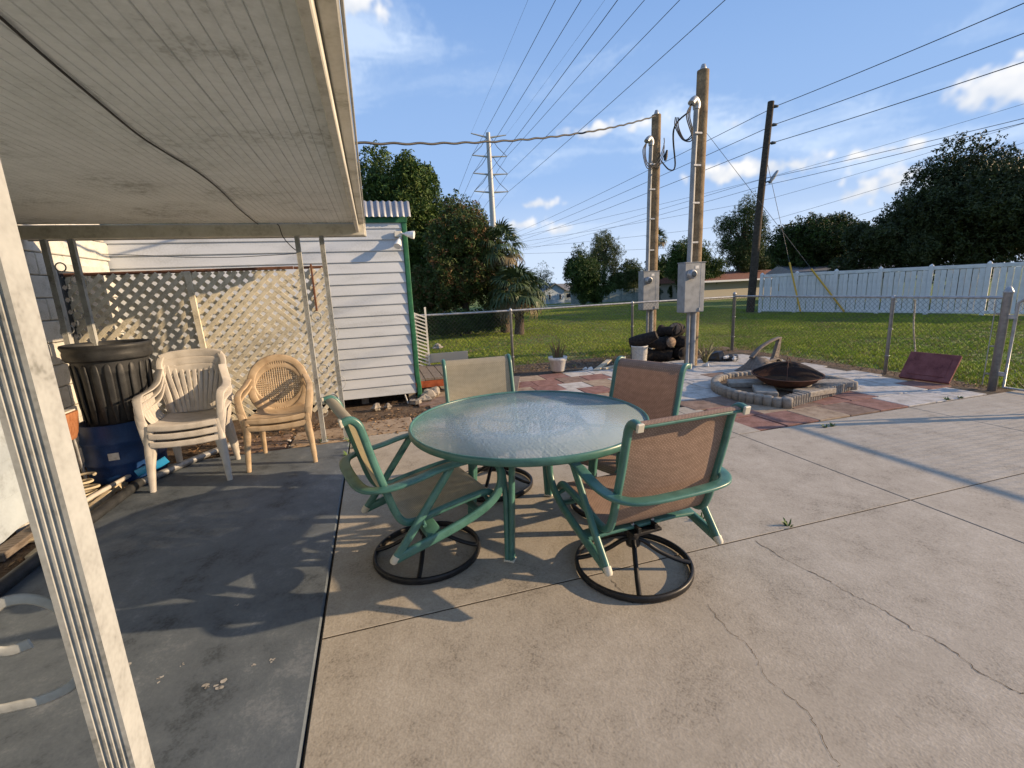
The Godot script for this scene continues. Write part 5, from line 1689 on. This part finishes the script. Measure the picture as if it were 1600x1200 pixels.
# ---------------------------------------------------------------- far buildings
func gable_house(called: String, label: String, at: Vector3, turn: float, w: float, dpt: float, h: float, rise: float, wall_m: Material, roof_m: Material, wins: Array) -> void:
	var t := thing(called, label, "house", at, turn)
	var hw := w / 2
	part("wall", prism(PackedVector2Array([Vector2(-hw, 0), Vector2(hw, 0), Vector2(hw, h), Vector2(0, h + rise), Vector2(-hw, h)]), -dpt, 0), wall_m, t)
	for s in [-1, 1]:
		var a := Vector2(s * (hw + .25), h - .25 * rise / hw)
		var st := tool()
		var poly := PackedVector2Array([Vector2(0, h + rise + .10), Vector2(0, h + rise + .02), a, a + Vector2(0, .08)])
		if s == 1:
			poly.reverse()
		add_prism(st, poly, -dpt - .2, .2)
		part("roof", done(st), roof_m, t)
	for q in wins:
		var wn := part("window", box(Vector3(q[2], q[3], .06), .005), M.white_plastic, t, Vector3(q[0], q[1], .02))
		part("pane", box(Vector3(q[2] - .1, q[3] - .1, .02), .002), M.dark_glass, wn, Vector3(0, 0, .032))
func build_far() -> void:
	var z := -39.0
	var c := pz(867, 470, z)
	gable_house("small_house", "small pale blue gabled house at the far end of the lawn", Vector3(c.x, -.3, z), 0.0, 1.85, 3.0, 1.42, .55, M.blue_wall, M.grey_shingle, [[-.5, .85, .26, .5], [.5, .85, .26, .5]])
	var t := thing("house_wing", "white wing with grey roof adjoining the small blue house", "house", Vector3(c.x + 1.75, -.3, z - .8))
	part("wall", slab(-.85, 1.0, -2.0, 0, 0, 1.35, .01), M.pale_wall, t)
	part("roof", prism(PackedVector2Array([Vector2(.25, 1.30), Vector2(.25, 1.38), Vector2(-1.4, 2.0), Vector2(-1.4, 1.90)]), -1.6, 1.2, Transform3D(Basis(Vector3(0, 0, 1), Vector3(0, 1, 0), Vector3(-1, 0, 0)), Vector3.ZERO)), M.grey_shingle, t)
	var wn := part("window", slab(-.35, .45, .0, .04, .65, 1.1, .005), M.white_plastic, t)
	part("pane", slab(-.28, .38, .045, .055, .70, 1.05, .002), M.dark_glass, wn)
	t = thing("garage", "low cream garage attached beside the small blue house", "garage", Vector3(c.x - 1.8, -.3, z - .5))
	part("wall", slab(-1.1, .85, -2.0, 0, 0, 1.12, .01), M.cream_wall, t)
	part("roof", prism(PackedVector2Array([Vector2(.22, 1.08), Vector2(.22, 1.16), Vector2(-1.3, 1.75), Vector2(-1.3, 1.66)]), -1.0, 1.3, Transform3D(Basis(Vector3(0, 0, 1), Vector3(0, 1, 0), Vector3(-1, 0, 0)), Vector3.ZERO)), M.grey_shingle, t)
	part("door", slab(-.15, .25, .0, .03, 0, .85, .004), M.pale_wall, t)
	# brown roofed bungalow
	var b0 := pz(1095, 450, -29)
	var b1 := pz(1235, 450, -29)
	t = thing("bungalow", "long low bungalow with brown shingle roof beyond the lawn", "house", Vector3((b0.x + b1.x) / 2, -.05, -29))
	var w := b1.x - b0.x
	part("wall", slab(-w / 2, w / 2, -5, 0, 0, 1.42, .01), M.cream_wall, t)
	part("roof", prism(PackedVector2Array([Vector2(.5, 1.34), Vector2(.5, 1.44), Vector2(-2.5, 2.08), Vector2(-5.5, 1.44), Vector2(-5.5, 1.34)]), -w / 2 - .5, w / 2 + .5, Transform3D(Basis(Vector3(0, 0, 1), Vector3(0, 1, 0), Vector3(-1, 0, 0)), Vector3.ZERO)), M.shingle, t)
	part("fascia", slab(-w / 2 - .5, w / 2 + .5, .505, .54, 1.30, 1.43, .004), M.pale_wall, t)
	# pale roof behind the white fence
	var r0 := pz(1300, 430, -20)
	t = thing("far_roof_house", "low house with pale blue grey metal roof behind the white fence", "house", Vector3(r0.x + 1.6, -.05, -20.5), -.5)
	part("wall", slab(-2.6, 2.6, -4, 0, 0, 1.70, .01), M.pale_wall, t)
	part("roof", prism(PackedVector2Array([Vector2(.4, 1.66), Vector2(.4, 1.74), Vector2(-2.0, 2.18), Vector2(-4.4, 1.74), Vector2(-4.4, 1.66)]), -2.9, 2.9, Transform3D(Basis(Vector3(0, 0, 1), Vector3(0, 1, 0), Vector3(-1, 0, 0)), Vector3.ZERO)), M.roof_tin, t)
	# long pale panel wall across the back of the lawn
	var w0 := pz(893, 474, -36)
	var w1 := pz(1196, 470, -33.5)
	w0.y = -.05
	w1.y = -.05
	var d := (w1 - w0).normalized()
	t = thing("panel_wall", "long pale grey green panel wall across the far end of the lawn", "wall", w0, atan2(-d.z, d.x))
	var n := 16
	var l := w0.distance_to(w1) / n
	for k in n:
		part("panel", box(Vector3(l - .05, 1.05, .05), .006), M.wall_panel, t, Vector3((k + .5) * l, .52, 0))
		part("post", box(Vector3(.10, 1.12, .10), .006), M.wall_panel, t, Vector3(k * l, .55, 0))
	structure("lane", slab(-30, 16.6, -35.6, -33.6, -.2, -.035, .01), M.concrete)

func _ready() -> void:
	rng.seed = 20240
	setup_view()
	make_materials()
	M.screen = plain(L(.022, .015, .013), .9)
	M.weed = plain(L(.07, .13, .02), .7)
	M.spike = plain(L(.13, .13, .05), .7)
	M.spike_red = plain(L(.17, .075, .045), .7)
	M.spike_pale = plain(L(.40, .35, .19), .7)
	M.sand = surf([L(.28, .22, .15), L(.42, .34, .24), L(.48, .40, .30)], .5, [[8, 1], [60, 1]], 1.0, .2, {"seed": 201})
	M.palm_green = plain(L(.055, .085, .03), .55)
	M.palm_dry = plain(L(.17, .13, .065), .7)
	M.wall_panel = surf([L(.14, .17, .155), L(.27, .31, .29), L(.36, .40, .38)], 3.0, [[6, 1], [40, .8]], .8, .0, {"seed": 203})
	build_ground()
	build_house()
	build_porch()
	build_shed()
	build_lattice()
	build_fences()
	build_poles()
	build_far()
	build_trees()
	build_lawn()
	build_table()
	build_slab_things()
	build_fire_pit()
	build_court_things()
